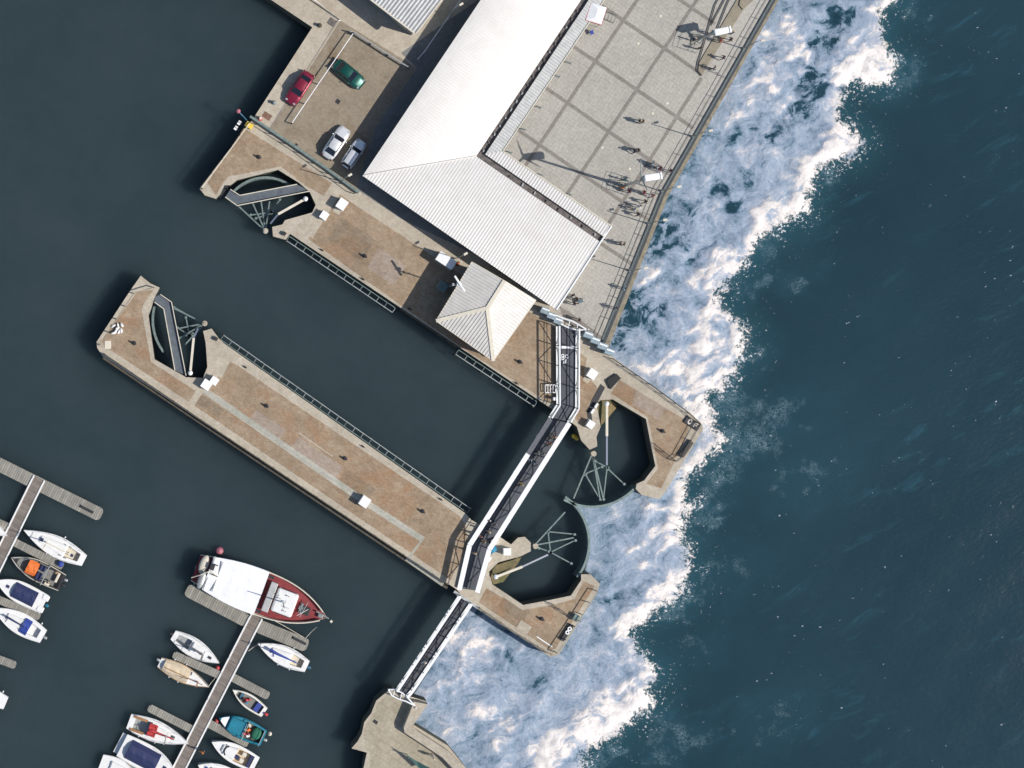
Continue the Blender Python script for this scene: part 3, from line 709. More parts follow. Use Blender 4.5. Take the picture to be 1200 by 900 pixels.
cabinet('long white and grey container on the cobbles next to the pavilion', 520.5, 306, 1.1, 2.2, 1.7, m=m_galv, lid=m_white, rz=AV, group=None, name='container')
cabinet('grey green cabinet in the shade beside the pavilion', 518, 336, 1.0, .9, 1.0, m=m_teal, rz=AU, group=None)
cabinet('yellow grit box at the end of the flood wall', 292, 147.5, .55, .8, .6, m=m_yel, rz=AV, group=None, name='grit_box', doors=False)
cabinet('dark steel box next to the rail on the lower lock head', 674, 723, .6, .7, .6, m=m_teal, group=None, doors=False)
cabinet('dark hatch box at the start of the fender frame on the upper quay', 333, 274, .35, .35, .35, m=m_dark, group='small dark hatch boxes', name='hatch_box', doors=False)
cabinet('dark hatch box beside the fender frame on the middle pier', 253, 397, .35, .35, .35, m=m_dark, group='small dark hatch boxes', name='hatch_box', doors=False)
for (x, y, lb) in ((703, 487, 'pair of small white lockers by the dark trench at the upper seaward gate'), ((578, 662, 'pair of small white lockers by the concrete kerb at the lower seaward gate'))):
    t = thing('locker', lb, 'locker', P(x-7, y-9) if x > 600 else P(x-7, y-4), AU)
    for s in (-.45, .35):
        bm = nb(); box(bm, (s, 0, .25), (.6, .25, .5), bev=.02); link('body', bm, m_white, t)

# slabs, plates, manholes
def plate(label, px, py, w, l, rz, m, name='steel_plate', z=.016, cat='plate', h=.03):
    bm = nb(); p = P(px, py); box(bm, (p.x, p.y, z+h/2), (l, w, h), rz, bev=.008); tag(link(name, bm, m), label, cat)
plate('rusty steel access plate on the quay by the red car', 313, 136, .7, 1.0, AV, M('rusty_plate', (.22, .12, .08), .8, 0, .4, 4))
plate('square grated drain cover in the middle of the car park', 396, 119, .5, .5, AU, m_dark, 'drain_cover', cat='drain')
plate('small dark drain cover near the flood wall in the car park', 347.5, 169.5, .28, .28, AU, m_dark, 'drain_cover', cat='drain')
plate('pale square hatch near the left corner of the middle pier', 126.5, 404, .75, .95, R(90), m_cream, 'hatch_cover', cat='hatch')
plate('pale rectangular slab set in the cobbles of the lower lock head', 613.5, 735.5, 1.2, 1.5, AV, m_conc, 'concrete_slab', cat='slab')
plate('long pale plank lying on the lower lock head', 638, 752, .12, 2.2, AV, m_white, 'plank', cat='plank')
plate('grey framed drain grille on the quay above the red car', 389, 26, .8, .9, AV, m_gutter, 'drain_grille', cat='drain')
plate('pale square patch in front of the cabinet east of the bridge', 687, 445, .6, .8, AV, m_conc, 'concrete_slab', cat='slab')
plate('small pale patch plate beside the large cabinet on the lock head', 395, 247, .7, .9, AV, m_conc, 'concrete_slab', cat='slab')
for (x, y, lb) in ((750, 53, 'right of the upper middle'), (0, 0, ''),):
    pass
dots = [(774, 19), (748, 51), (782, 121), (765, 133), (706, 173), (738, 198), (705, 172), (712, 4)]
for i, (x, y) in enumerate(dots[:6]):
    bm = nb(); cyl(bm, P(x, y, .016), .16, .03, 14); tag(link('ground_light', bm, m_cream), 'small pale round ground light set in the plaza paving', 'ground light', 'round lights set in the plaza')
jn = [(766, 178), (702, 284), (741, 177), (819, 84), (816, 151), (777, 57), (695, 71), (632, 170), (767, 262), (730, 237)]

# iron bollards with shadows
def bollard(x, y, lb, rz=AV, m=m_dark, s=1.):
    t = thing('mooring_bollard', lb, 'bollard', P(x, y), rz, 'dark mooring bollards on the cobbles')
    bm = nb(); cyl(bm, (0, 0, 0), .16*s, .42*s, 10, r2=.12*s); link('post', bm, m, t)
    bm = nb(); tube(bm, [(-.32*s, 0, .36*s), (-.12, 0, .42*s), (.12, 0, .42*s), (.32*s, 0, .36*s)], [.08, .12, .12, .08], 8); link('horn', bm, m, t)
    bm = nb(); cyl(bm, (0, 0, 0), .26*s, .05, 12); link('base', bm, m, t)
    return t
for (x, y, lb) in ((427, 300, 'dark bollard at the centre of the cobbles left of the pavilion'), (303, 184, 'dark bollard on the cobbles of the upper left lock head'), (157, 402, 'dark bollard near the left corner of the middle pier'),
                   (312, 475.5, 'dark bollard on the left third of the middle pier'), (404, 537, 'dark bollard at the middle of the middle pier'), (495, 599, 'dark bollard near the right end of the middle pier'),
                   (609, 424, 'dark bollard between the pavilion and the footbridge'), (776, 505, 'dark bollard at the centre of the upper seaward lock head'), (634.5, 725, 'dark bollard at the centre of the lower seaward lock head')):
    bollard(x, y, lb)
for (x, y, lb, m_) in ((321, 120.5, 'round grey capstan on the quay beside the red car', m_steel), (305, 139, 'red and white mooring post at the end of the flood wall', m_red), (374.5, 30, 'rust red mooring post at the inner quay corner', m_timber_d)):
    t = thing('mooring_post', lb, 'mooring post', P(x, y)); bm = nb(); cyl(bm, (0, 0, 0), .28, .1, 14); link('base', bm, m_, t)
    bm = nb(); cyl(bm, (0, 0, .1), .16, .45, 12, r2=.2); link('post', bm, m_, t); bm = nb(); ball(bm, (0, 0, .58), .2, 0, (1, 1, .5)); link('cap', bm, m_cream if m_ is m_red else m_, t)
# edge mooring rings along the lock kerbs
kx = [(377, 293), (425, 327), (480, 362), (566, 416), (605, 449), (287, 430), (425, 523), (516, 585)]
for (x, y) in kx:
    t = thing('mooring_cleat', 'small black cleat on the pale kerb above the lock chamber', 'cleat', P(x, y), AV, 'cleats on the lock kerbs')
    bm = nb(); box(bm, (0, 0, .06), (.3, .2, .12), bev=.02); link('base', bm, m_dark, t); bm = nb(); tube(bm, [(-.28, 0, .2), (0, 0, .16), (.28, 0, .2)], .05); link('horn', bm, m_dark, t)

# street lamps
def lamp_proto():
    t = thing('street_lamp', '', 'street lamp', (0, 0, 0), 0, None)
    bm = nb(); tube(bm, [(0, 0, 0), (0, 0, 5.0)], [.07, .045], 8); link('pole', bm, m_steel, t)
    bm = nb(); tube(bm, [(0, 0, 5.0), (.18, 0, 5.12), (.5, 0, 5.15)], .03); link('arm', bm, m_steel, t)
    bm = nb(); box(bm, (.7, 0, 5.15), (.5, .26, .1), bev=.04); link('lamp_head', bm, m_cream, t)
    bm = nb(); cyl(bm, (0, 0, 0), .14, .3, 10); link('base', bm, m_steel, t)
    return t
lp = lamp_proto(); first = True
def put_lamp(x, y, rz, lb, grp, sc_=1):
    global first
    o = lp if first else copy_tree(lp); first = False
    o.location = P(x, y); o.rotation_euler = (0, 0, rz); o['label'] = lb; o['group'] = grp; return o
pr = 'slim lamps along the sea railing'
for (x, y, lb) in ((871, 57, 'slim lamp post nearest the top of the sea railing'), (811, 160, 'second lamp post down the sea railing'), (775, 224, 'lamp post on the sea railing beside the group of walkers'),
                   (759, 262, 'fourth lamp post down the sea railing above the roof corner'), (737, 317, 'lowest lamp post on the sea railing')):
    put_lamp(x, y, R(10), lb, pr)
for (x, y, lb) in ((400, 213, 'lamp post with pale head in the shade beside the silver car'), (532, 303, 'lamp post with pale head between container and hall roof'), (527, 18, 'lamp post with pale head in the shaded lane at the top')):
    put_lamp(x, y, R(30), lb, 'lamps in the shaded lane')

# wind turbines / jib masts
def turbine(x, y, h, lb, rz, rotor=True, dx=0):
    t = thing('wind_turbine', lb, 'wind turbine', P(x, y), rz)
    bm = nb(); tube(bm, [(-dx, 0, 0), (0, 0, h)], [.20, .11], 10); link('tower', bm, m_galv, t)
    bm = nb()
    for k in range(4):
        a = R(45+90*k); tube(bm, [(.75*math.cos(a)-dx, .75*math.sin(a), 0), (.12*math.cos(a)-dx*.6, .12*math.sin(a), min(2.4, h*.4))], .05)
    link('brace', bm, m_steel, t)
    bm = nb(); box(bm, (.35, 0, h+.32), (1.7, .75, .65), bev=.12); nc = link('nacelle', bm, m_white, t)
    bm = nb(); box(bm, (1.38, 0, h+.32), (.22, .8, .6), bev=.05); link('tail_cap', bm, m_white, nc)
    bm = nb(); tube(bm, [(-.95, 0, h+.32), (-.6, 0, h+.32), (-.48, 0, h+.32)], [.06, .26, .28], 12); hb = link('hub', bm, m_steel, t)
    if rotor:
        for k in range(3):
            a = R(15+120*k); bm = nb(); d = Vector((0, math.cos(a), math.sin(a))); q = Vector((-.72, 0, h+.32))
            tube(bm, [q, q+d*.5, q+d*2.1], [.07, .11, .03], 6); link('blade', bm, m_steel, hb)
    return t
turbine(730.5, 218, 11.2, 'tall mast with white nacelle and rotor among the walkers on the plaza', R(8))
turbine(832, 43, 2.9, 'short slanting jib with white housing beside the raised island at the top right', R(12), False, 1.9)
def frame_fence(cx, cy, lb):
    fence('barrier_frame', lb, 'crowd barrier', [(cx-10, cy-15), (cx+8, cy-9), (cx+2, cy+10), (cx-16, cy+4), (cx-10, cy-15)], .9, 1.0, m_galv, (.9, .3), .014)
frame_fence(729, 218, 'square of thin steel barriers around the foot of the tall mast')
frame_fence(812, 52, 'square of thin steel barriers around the foot of the shorter mast')
# radar mast by pavilion
t = thing('radar_mast', 'slim mast carrying a long white bar antenna beside the pavilion roof', 'mast', P(526, 335.5), 0)
bm = nb(); tube(bm, [(0, 0, 0), (0, 0, 6.4)], [.09, .06], 8); link('pole', bm, m_galv, t)
bm = nb(); box(bm, (.25, .12, 6.5), (.5, .35, .3), bev=.05); link('motor_box', bm, m_white, t)
bm = nb(); a_ = R(-57); box(bm, (.3, .15, 6.75), (2.1, .22, .16), a_, bev=.03); link('antenna_bar', bm, m_white, t)
bm = nb(); box(bm, (.1, 0, 5.2), (.7, .08, .08)); ball(bm, (-.25, .1, 5.3), .15); link('bracket', bm, m_white, t)
# hooped posts along the canopy
for (x, y) in ((665, 74), (652, 90), (630, 126), (612, 152), (596, 179), (632, 205), (666, 228)):
    t = thing('hooped_post', 'low hooped steel post in the row along the plaza side of the hall', 'post', P(x, y), R(-20), 'low hooped posts along the hall')
    bm = nb(); tube(bm, [(-.3, 0, 0), (-.3, 0, .7), (-.2, 0, .85), (.2, 0, .85), (.34, .08, .7), (.34, .1, 0)], .035); link('hoop', bm, m_steel, t)
    bm = nb(); box(bm, (0, .02, .02), (.8, .12, .03)); link('foot', bm, m_steel, t)

# market canopy at the top
t = thing('market_stall', 'small white canopy stall with a red valance at the top of the plaza', 'stall', P(694, 20), R(-18))
for sx in (-1, 1):
    for sy in (-1, 1): bm = nb(); cyl(bm, (sx*.85, sy*.95, 0), .03, 2.1, 6); link('pole', bm, m_galv, t)
bm = nb(); vs_ = [bm.verts.new(p) for p in ((-.95, -1.05, 2.15), (.95, -1.05, 2.15), (.95, 1.05, 2.15), (-.95, 1.05, 2.15), (0, -.5, 2.4), (0, .5, 2.4))]
for f in ((0, 1, 4), (1, 2, 5, 4), (2, 3, 5), (3, 0, 4, 5), (3, 2, 1, 0)): bm.faces.new([vs_[k] for k in f])
link('canopy', bm, m_white, t)
bm = nb()
for a_, b_ in (((-.96, -1.06), (.96, -1.06)), ((.96, -1.06), (.96, 1.06)), ((-.96, -1.06), (-.96, 1.06))): bar(bm, (*a_, 2.05), (*b_, 2.05), .04, .25)
link('valance', bm, m_red, t)
bm = nb(); box(bm, (0, .3, .45), (1.4, .7, .9), bev=.02); link('counter', bm, m_cream, t)
t = thing('cafe_chair', 'small blue folding chair below the white stall', 'chair', P(692.5, 39), R(20))
bm = nb(); box(bm, (0, 0, .45), (.42, .42, .05)); link('seat', bm, m_blue, t); bm = nb(); box(bm, (0, .2, .7), (.42, .05, .45)); link('backrest', bm, m_blue, t)
for sx in (-.18, .18):
    for sy in (-.18, .18): bm = nb(); box(bm, (sx, sy, .22), (.03, .03, .44)); link('leg', bm, m_galv, t)
t = thing('bicycle_rack', 'thin green steel rack beside the white stall', 'rack', P(714, 20), R(-20))
for k in range(4):
    bm = nb(); tube(bm, [(-.6+.4*k, -.5, 0), (-.6+.4*k, -.4, .7), (-.6+.4*k, .4, .7), (-.6+.4*k, .5, 0)], .03); link('hoop', bm, m_teal, t)
bm = nb(); box(bm, (0, -.5, .03), (1.5, .06, .05)); box(bm, (0, .5, .03), (1.5, .06, .05)); link('base', bm, m_teal, t)
# harbour signal lights at the upper left head
t = thing('signal_light', 'faded red ball signal on a blue bracket over the water at the flood wall end', 'signal light', P(289, 141)); lo = P(279, 132)-P(289, 141)
bm = nb(); tube(bm, [(0, 0, .2), (lo.x*.5, lo.y*.5, .9), (lo.x, lo.y, 1.3)], .07); link('bracket', bm, M('blue_steel', (.04, .14, .24), .5), t)
bm = nb(); ball(bm, (lo.x, lo.y, 1.5), .28); link('ball', bm, m_pink, t)
for (x, y, lb) in ((280, 145, 'upper white navigation board hanging off the lock head edge'), (276, 151, 'lower white navigation board hanging off the lock head edge')):
    t = thing('navigation_board', lb, 'sign board', P(x+4, y+2), AU, 'white boards off the lock head edge')
    bm = nb(); box(bm, (0, .45, .5), (.5, .35, .06), bev=.01); link('board', bm, m_white, t)
    bm = nb(); box(bm, (0, .45, .535), (.06, .33, .01)); box(bm, (.12, .45, .535), (.04, .33, .01)); link('stripe', bm, m_dark, t)
    bm = nb(); bar(bm, (0, 0, .1), (0, .4, .5), .05); link('bracket', bm, m_dark, t)
# warning writing boards on the seaward heads (lettering is illegible in the photo: two ring shapes)
def ring(bm, c, ro, ri, z, seg=18, sx=1., ax=0):
    vo_, vi_ = [], []
    for k in range(seg):
        a = 2*math.pi*k/seg; x, y = math.cos(a), math.sin(a)
        for R_, L_ in ((ro, vo_), (ri, vi_)):
            q = Vector((x*R_*sx, y*R_)); q.rotate(Matrix.Rotation(ax, 2)); L_.append(bm.verts.new((c[0]+q.x, c[1]+q.y, z)))
    for k in range(seg): bm.faces.new((vo_[k], vo_[(k+1) % seg], vi_[(k+1) % seg], vi_[k]))
t = thing('marked_board', 'dark low board with two pale ring marks on the lower seaward lock head', 'board', P(664, 741), AU)
bm = nb(); box(bm, (0, 0, .2), (2.2, .5, .3), bev=.03); link('board', bm, m_dark, t)
bm = nb(); ring(bm, (.05, 0), .25, .12, .356, ax=0); ring(bm, (.55, .02), .25, .12, .356); box(bm, (.3, .1, .354), (.3, .08, .006)); link('marking', bm, m_white, t)
t = thing('marked_board', 'pale U and F shaped letters standing at the corner of the upper seaward lock head', 'board', P(811, 496), AV)
bm = nb(); box(bm, (0, 0, .12), (1.9, .9, .2), bev=.02); link('board', bm, m_dark, t)
bm = nb(); ring(bm, (-.35, 0), .34, .18, .226, sx=.75); tt = box(bm, (.3, 0, .224), (.13, .6, .006)); box(bm, (.5, .25, .224), (.38, .12, .006)); box(bm, (.45, 0, .224), (.28, .1, .006)); link('marking', bm, m_cream, t)

# grey gangway ramp on upper seaward head etc
def darkbox(name, lb, cat, pts, z1, m=m_dark, z0=0):
    bm = nb(); prism(bm, W(pts), z0, z1); return tag(link(name, bm, m), lb, cat)
darkbox('gate_machinery', 'dark machinery cover across the upper seaward lock head', 'machinery', [(710, 446), (722, 438), (727, 443), (715, 456)], .30, m_rubber)
darkbox('recess_cover', 'dark trench cover running down beside the upper seaward gate', 'trench cover', [(704, 450), (709, 454), (699, 474), (693, 484), (695, 500), (690, 502), (688, 482), (694, 468)], .05, m_dark)
darkbox('long_bench', 'dark bench at the seaward right edge of the upper lock head', 'bench', [(795, 533), (800, 536), (812, 519), (808, 516)], .4, M('bench_dark', (.09, .08, .07), .8))
darkbox('gate_recess_block', 'dark steel stop beside the upper left lock gate', 'gate stop', [(262, 215), (268, 217), (262, 231), (256, 231)], -.6, m_dark, -4)
darkbox('parapet', 'pale thick parapet wall at the foam side of the bottom quay', 'parapet', [(484, 820), (500, 823), (483, 847), (486, 853), (524, 878), (541, 895), (546, 905), (536, 905), (517, 885), (473, 856), (472, 850)], 1.1, m_conc)
paving('slab_paving', [(455, 814), (443, 823), (437, 838), (429, 848), (426, 862), (428, 878), (434, 884), (430, 960), (560, 960), (532, 905), (514, 886), (471, 856), (470, 849), (482, 820)], m_slabs)
paving('mossy_slope', [(577, 668), (582, 662), (598, 657), (611, 653), (606, 662), (588, 672), (578, 683)], m_moss, .005)
# sloping mossy shelves inside the seaward basins
def shelf(pts, z):
    bm = nb(); vsx = [bm.verts.new(P(x, y, zz_)) for x, y, zz_ in pts]; bm.faces.new(vsx)
    r = bmesh.ops.extrude_face_region(bm, geom=bm.faces[:])
    for g in r['geom']:
        if isinstance(g, bmesh.types.BMVert): g.co.z -= 2.5
    struct('mossy_slope', bm, m_moss)
shelf([(578, 660, -.3), (608, 652, -.3), (604, 664, -2.2), (590, 682, -2.4), (578, 685, -.8), (573, 670, -.3)], 0)
shelf([(699, 473, -.3), (704, 469, -.3), (716, 468, -.6), (724, 476, -2.4), (711, 492, -2.45), (703, 500, -.6)], 0)

# ------------------------------------------------------------------ sector gates
def sector_gate(label, apex, skin_pts, arms, braces, z=-1.0, skin_top=-.35, walkway=None, m=m_teal, strut=None):
    a = P(*apex, z); t = thing('sector_gate', label, 'lock gate', P(*apex, -.3))
    if skin_pts:
        ww = [P(x, y, skin_top) for x, y in skin_pts]; A_ = offset_line(ww, .14); B_ = offset_line(ww, -.14)
        bm = nb(); prism(bm, A_+list(reversed(B_)), -6, skin_top); link('skin_plate', bm, m, t, True)
    for q in arms:
        bm = nb(); bar(bm, a, P(*q, z), .16, .3); link('arm', bm, m, t, True)
    for q, r in braces:
        bm = nb(); bar(bm, P(*q, z-.03), P(*r, z-.03), .13, .2); link('brace', bm, m, t, True)
    bm = nb(); cyl(bm, P(*apex, -.9), .32, .9, 16); cyl(bm, P(*apex, .0), .18, .12, 12, 0); link('hinge', bm, m_conc, t, True)
    for q in braces:
        for p in q:
            bm = nb(); cyl(bm, P(*p, z-.1), .17, .3, 6); link('gusset', bm, m, t, True)
    if strut:
        (p, q, r_) = strut
        bm = nb(); bar(bm, P(*p, .15), P(*q, .15), .28, .3); s_ = link('ram', bm, m_cream, t, True)
        bm = nb(); bar(bm, P(*q, .1), P(*r_, -.2), .2, .2); link('ram_rod', bm, m_chrome, t, True)
        bm = nb(); ball(bm, P(*p, .35), .3); link('ram_pivot', bm, m_white, t, True)
    return t
def arc(c, r, a0, a1, n=22): return [(c[0]+r*math.cos(R(a)), c[1]-r*math.sin(R(a))) for a in lin(a0, a1, n)]
sector_gate('grey sector gate with fan of steel arms at the upper seaward lock entrance', (694, 531), arc((694, 526), 68, 241, 321), [(672, 584), (703, 585), (707, 585)], [((684, 556), (705, 547)), ((711, 548), (731, 567)), ((697, 540), (712, 548)), ((686, 556), (703, 585)), ((711, 550), (707, 585))], strut=((711, 473), (711, 511), (711, 545)))
sector_gate('grey sector gate with fan of steel arms at the lower seaward lock entrance', (626, 639), arc((625, 636), 65.5, -38, 55), [(662, 600), (672, 630)], [((642, 622), (645, 647)), ((643, 623), (673, 626)), ((645, 647), (674, 633)), ((645, 647), (669, 660)), ((631, 642), (643, 646))], strut=((581, 676), (612, 664), (642, 650)))
def hw(a, b, w, t, m):   # walkway with light side rails
    pass
def inner_gate(label, apex, outline, railA, railB, arcpts, arms, braces, strut):
    t = sector_gate(label, apex, arcpts, arms, braces, z=-1.2, skin_top=-.9, strut=strut, m=m_teal)
    bm = nb(); prism(bm, W(outline, -.15), -.45, -.15); wk = link('walkway', bm, m_walkgrey, t, True)
    for rl in (railA, railB):
        bm = nb(); ww = [P(x, y, .0) for x, y in rl]
        for a, b in zip(ww, ww[1:]): bar(bm, a, b, .09, .3)
        link('walkway_edge', bm, m_cream, t, True)
    return t
inner_gate('sector gate crossed by a bent grey walkway in the upper left lock head', (311, 271), [(264, 231), (270, 222), (281, 229), (348, 216), (363, 224), (278, 241)], [(270, 222), (281, 229), (348, 216)], [(264, 231), (278, 241), (363, 224)],
           arc((311, 258), 50, 140, 50, 16), [(280, 242), (296, 238), (306, 236), (316, 236)], [((294, 252), (318, 249)), ((318, 249), (328, 234)), ((318, 250), (300, 256)), ((275, 238), (308, 268))], ((358, 233), (326, 251), (317, 262)))
inner_gate('sector gate crossed by a bent grey walkway in the left head of the middle pier', (240, 379), [(181, 348), (188, 345), (201, 354), (218, 440), (209, 436), (205, 434), (192, 362), (181, 354)], [(181, 354), (192, 362), (205, 434)], [(188, 345), (201, 354), (218, 440)],
           arc((240, 375), 61, 165, 218, 16), [(203, 361), (209, 385), (211, 396), (214, 407)], [((218, 372), (222, 393)), ((222, 393), (208, 384)), ((226, 391), (210, 396)), ((226, 393), (213, 408)), ((204, 360), (236, 378))], ((223, 437), (227, 396), (232, 385)))
# nose caps
for (x, y, r_) in ((675, 515, .7),):
    pass
for i, (x, y, lb) in enumerate(((672.5, 511, 'upper yellow mooring fender buoy hanging under the bridge end'), (676, 513.5, 'lower yellow mooring fender buoy hanging under the bridge end'))):
    bm = nb(); ball(bm, P(x, y, -1.4), .3); tag(link('fender_buoy', bm, m_yel), lb, 'buoy', 'yellow fender buoys')
# turquoise tarpaulin + cream box by the bridge
t = thing('tarpaulin_heap', 'turquoise tarpaulin thrown over gear beside the footbridge', 'tarpaulin', P(577, 644))
bm = nb(); r = bmesh.ops.create_grid(bm, x_segments=12, y_segments=10, size=1)
for v_ in bm.verts:
    x, y = v_.co.x, v_.co.y; d = max(abs(x), abs(y)); v_.co = Vector((x*.5, y*.38, .62*(1-d**3)+.08*mnoise.noise((x*3, y*3, 1))+.03))
bmesh.ops.rotate(bm, verts=bm.verts, cent=(0, 0, 0), matrix=Matrix.Rotation(R(35), 3, 'Z'))
r = bmesh.ops.extrude_face_region(bm, geom=bm.faces[:])
for g in r['geom']:
    if isinstance(g, bmesh.types.BMVert): g.co.z -= .04
link('tarpaulin', bm, M('turquoise_tarp', (.02, .24, .40), .6), t, smooth=True)
cabinet('cream locker next to the turquoise tarpaulin by the bridge', 579, 634, .6, .8, .7, m=m_cream, rz=R(20), group=None, name='locker', doors=False)
# pile of white sacks
t = thing('sack_pile', 'jumbled pile of white sacks near the left corner of the middle pier', 'sack pile', P(138, 385.5))
for k, (dx, dy, a_, l) in enumerate(((-.5, .35, 40, .7), (.05, .35, 100, .75), (.5, .45, 120, .55), (-.1, -.1, 50, .8), (-.45, -.45, 20, .7), (.15, -.35, 70, .6), (.45, -.2, 95, .6), (0, .1, 10, .5))):
    bm = nb(); ball(bm, (0, 0, 0), .5, 0, (l, .26, .3), 12)
    for v_ in bm.verts: v_.co += Vector((mnoise.noise(v_.co*5+Vector((k, 0, 0))), mnoise.noise(v_.co*5+Vector((0, k, 3))), 0))*.09
    bmesh.ops.rotate(bm, verts=bm.verts, cent=(0, 0, 0), matrix=Matrix.Rotation(R(a_), 3, 'Z')); bmesh.ops.translate(bm, verts=bm.verts, vec=(dx, dy, .14+.05*k))
    link('sack', bm, m_white, t, smooth=True)
# orange traffic cone beside the container and small litter
t = thing('traffic_cone', 'orange traffic cone in the shade beside the container', 'cone', P(536, 309)); bm = nb(); cyl(bm, (0, 0, 0), .22, .75, 12, r2=.04); link('cone', bm, m_org, t); bm = nb(); box(bm, (0, 0, .03), (.5, .5, .05), bev=.01); link('base', bm, m_dark, t)

# angled zigzag flood panels near the north bridge landing
def zigzag(label, start, end, n, s=1):
    a = P(*start); b = P(*end); d = (b-a)/n; t = thing('zigzag_screen', label, 'screen', a, 0, 'stepped steel and glass screens at the bridge landing')
    ang = math.atan2(d.y, d.x)
    for k in range(n):
        c = a+d*(k+.5); bm = nb(); box(bm, (c.x, c.y, .75), (d.length*.98, .75, 1.5), ang+R(18*s), bev=.02); p_ = link('panel', bm, M('pale_blue_steel', (.30, .38, .42), .35, .2, .3, 3), t, True)
        bm = nb(); box(bm, (c.x+.1, c.y+.12, 1.53), (d.length*.9, .16, .06), ang+R(18*s)); link('coping', bm, m_white, p_, True)
    return t
zigzag('four stepped pale blue panels from the bridge landing to the sea wall', (682, 389), (715, 415), 4)
zigzag('three stepped pale blue panels between hall corner and bridge landing', (632, 361), (655, 379), 3)

# ------------------------------------------------------------------ bridges
def truss(bm_t, bm_b, pts, ztop, zbot, wt, wb):
    for a, b in zip(pts, pts[1:]):
        bar(bm_t, zz(a, ztop), zz(b, ztop), wt, .14)
        bar(bm_b, zz(a, zbot), zz(b, zbot), wb, .2)
def bridge(name, label, left, right, zdeck, htruss, wtop, panel=2.3, twin=False, group=None, greyfirst=False):
    Lw = [P(x, y, zdeck) for x, y in left]; Rw = [P(x, y, zdeck) for x, y in right]
    t = thing(name, label, 'footbridge', Lw[0], 0, group)
    bm = nb(); prism(bm, [p for p in Lw]+[p for p in reversed(Rw)], zdeck-.25, zdeck); link('deck', bm, m_deckdark, t, True)
    for pts in (Lw, Rw):
        bm = nb()
        for k_, (a, b) in enumerate(zip(pts, pts[1:])):
            if greyfirst and k_ == 0 and pts is Lw:
                bg_ = nb(); bar(bg_, zz(a, zdeck+htruss), zz(b, zdeck+htruss), wtop, .12); link('top_chord', bg_, M('unlit_grey_chord', (.12, .125, .14), .7), t, True); continue  # grey colour paints the unlit stretch of the left white chord
            bar(bm, zz(a, zdeck+htruss), zz(b, zdeck+htruss), wtop, .12)
        if twin:
            bm2 = nb(); q = [zz(p, zdeck+.1) for p in pts]
            for a, b in zip(q, q[1:]): bar(bm2, a, b, .16, .2)
            link('bottom_chord', bm2, m_white, t, True)
        tr = link('top_chord', bm, m_white, t, True)
        for a, b in zip(pts, pts[1:]):
            L = (b-a).length; n = max(1, round(L/panel))
            for k in range(n):
                p = a.lerp(b, k/n); q = a.lerp(b, (k+1)/n); up = Vector((0, 0, htruss-.06)); m0 = Vector((0, 0, .02))
                bm = nb(); bar(bm, p+m0, p+up, .10); bar(bm, p+m0 if k % 2 else p+up, q+up if k % 2 else q+m0, .07); link('truss_panel', bm, m_steel if twin else m_white, t, True)
            bm = nb(); bar(bm, a+Vector((0, 0, .75)), b+Vector((0, 0, .75)), .05); bar(bm, a+Vector((0, 0, 1.1)), b+Vector((0, 0, 1.1)), .06); link('handrail', bm, m_steel if twin else m_white, t, True)
    # centre expansion strip
    bm = nb(); mid = [(a+b)/2 for a, b in zip(Lw, Rw)]
    ribbon(bm, mid, .1, zdeck+.005); link('deck_joint', bm, m_dark, t, True)
    return t
b1 = bridge('swing_bridge', 'white truss footbridge leaf running from the hall corner down to the kink', [(652, 382), (652.5, 474), (643, 489)], [(675, 385), (674.5, 478), (665, 494)], .35, 1.9, .16, twin=True)
b2 = bridge('swing_bridge', 'long diagonal white truss footbridge leaf across the lock entrance', [(642, 490), (616, 531), (548, 637), (536, 689)], [(664, 495), (638, 536), (571, 642), (557, 692)], .35, 1.5, .56, greyfirst=True)
b3 = bridge('footbridge', 'lower white framed footbridge between middle pier and bottom quay', [(538, 697), (470, 799), (464, 808)], [(551, 706), (482, 808), (476, 815)], .3, 1.2, .30, twin=True)
# dark bars added across the lower bridge deck as its painted cross shadows
a0, a1 = P(538, 697, .31), P(464, 808, .31); b0, b1_ = P(551, 706, .31), P(476, 815, .31)
for k in range(1, 13):
    bm = nb(); bar(bm, a0.lerp(a1, k/13)+Vector((0, 0, .02)), b0.lerp(b1_, k/13)+Vector((0, 0, .02)), .10, .05); link('rib_and_shade_bar', bm, m_dark, b3, True)
# deck markings (two ring shaped symbols on strokes, and a bar) on the north leaf
mk = nb(); c = P(659.5, 418.5, .356); c2_ = P(664.2, 418.3, .356)
ring(mk, (c.x, c.y+.17), .20, .10, .358); ring(mk, (c.x, c.y-.14), .20, .10, .3585); ring(mk, (c2_.x, c2_.y+.05), .27, .17, .359, sx=.7)
box(mk, (c.x+.12, c.y-.55, .357), (.10, .42, .003)); box(mk, (c2_.x-.12, c2_.y-.5, .357), (.10, .45, .003)); q = P(664, 407, .357); box(mk, (q.x, q.y, .357), (2.0, .28, .003))
link('deck_marking', mk, m_white, b1, True)
# wheel-stop ladder / gangway at the side of the north leaf
t = thing('steel_ladder', 'white ladder like gangway beside the footbridge over the quay', 'gangway', P(645, 455))
bm = nb(); bar(bm, P(639, 451, .5), P(651, 451, .5), .1); bar(bm, P(639, 460, .5), P(651, 460, .5), .1); link('side_rail', bm, m_white, t, True)
for k in range(5):
    x = 639+k*3; bm = nb(); bar(bm, P(x, 451.5, .5), P(x, 459.5, .5), .07); link('rung', bm, m_white, t, True)
bm = nb(); box(bm, P(645, 455.5, .25), (.1, .1, .5)); link('leg', bm, m_white, t, True)
cabinet('small white control box beside the footbridge', 649, 467, .3, .35, .8, rz=0, group=None, name='control_box', doors=False)
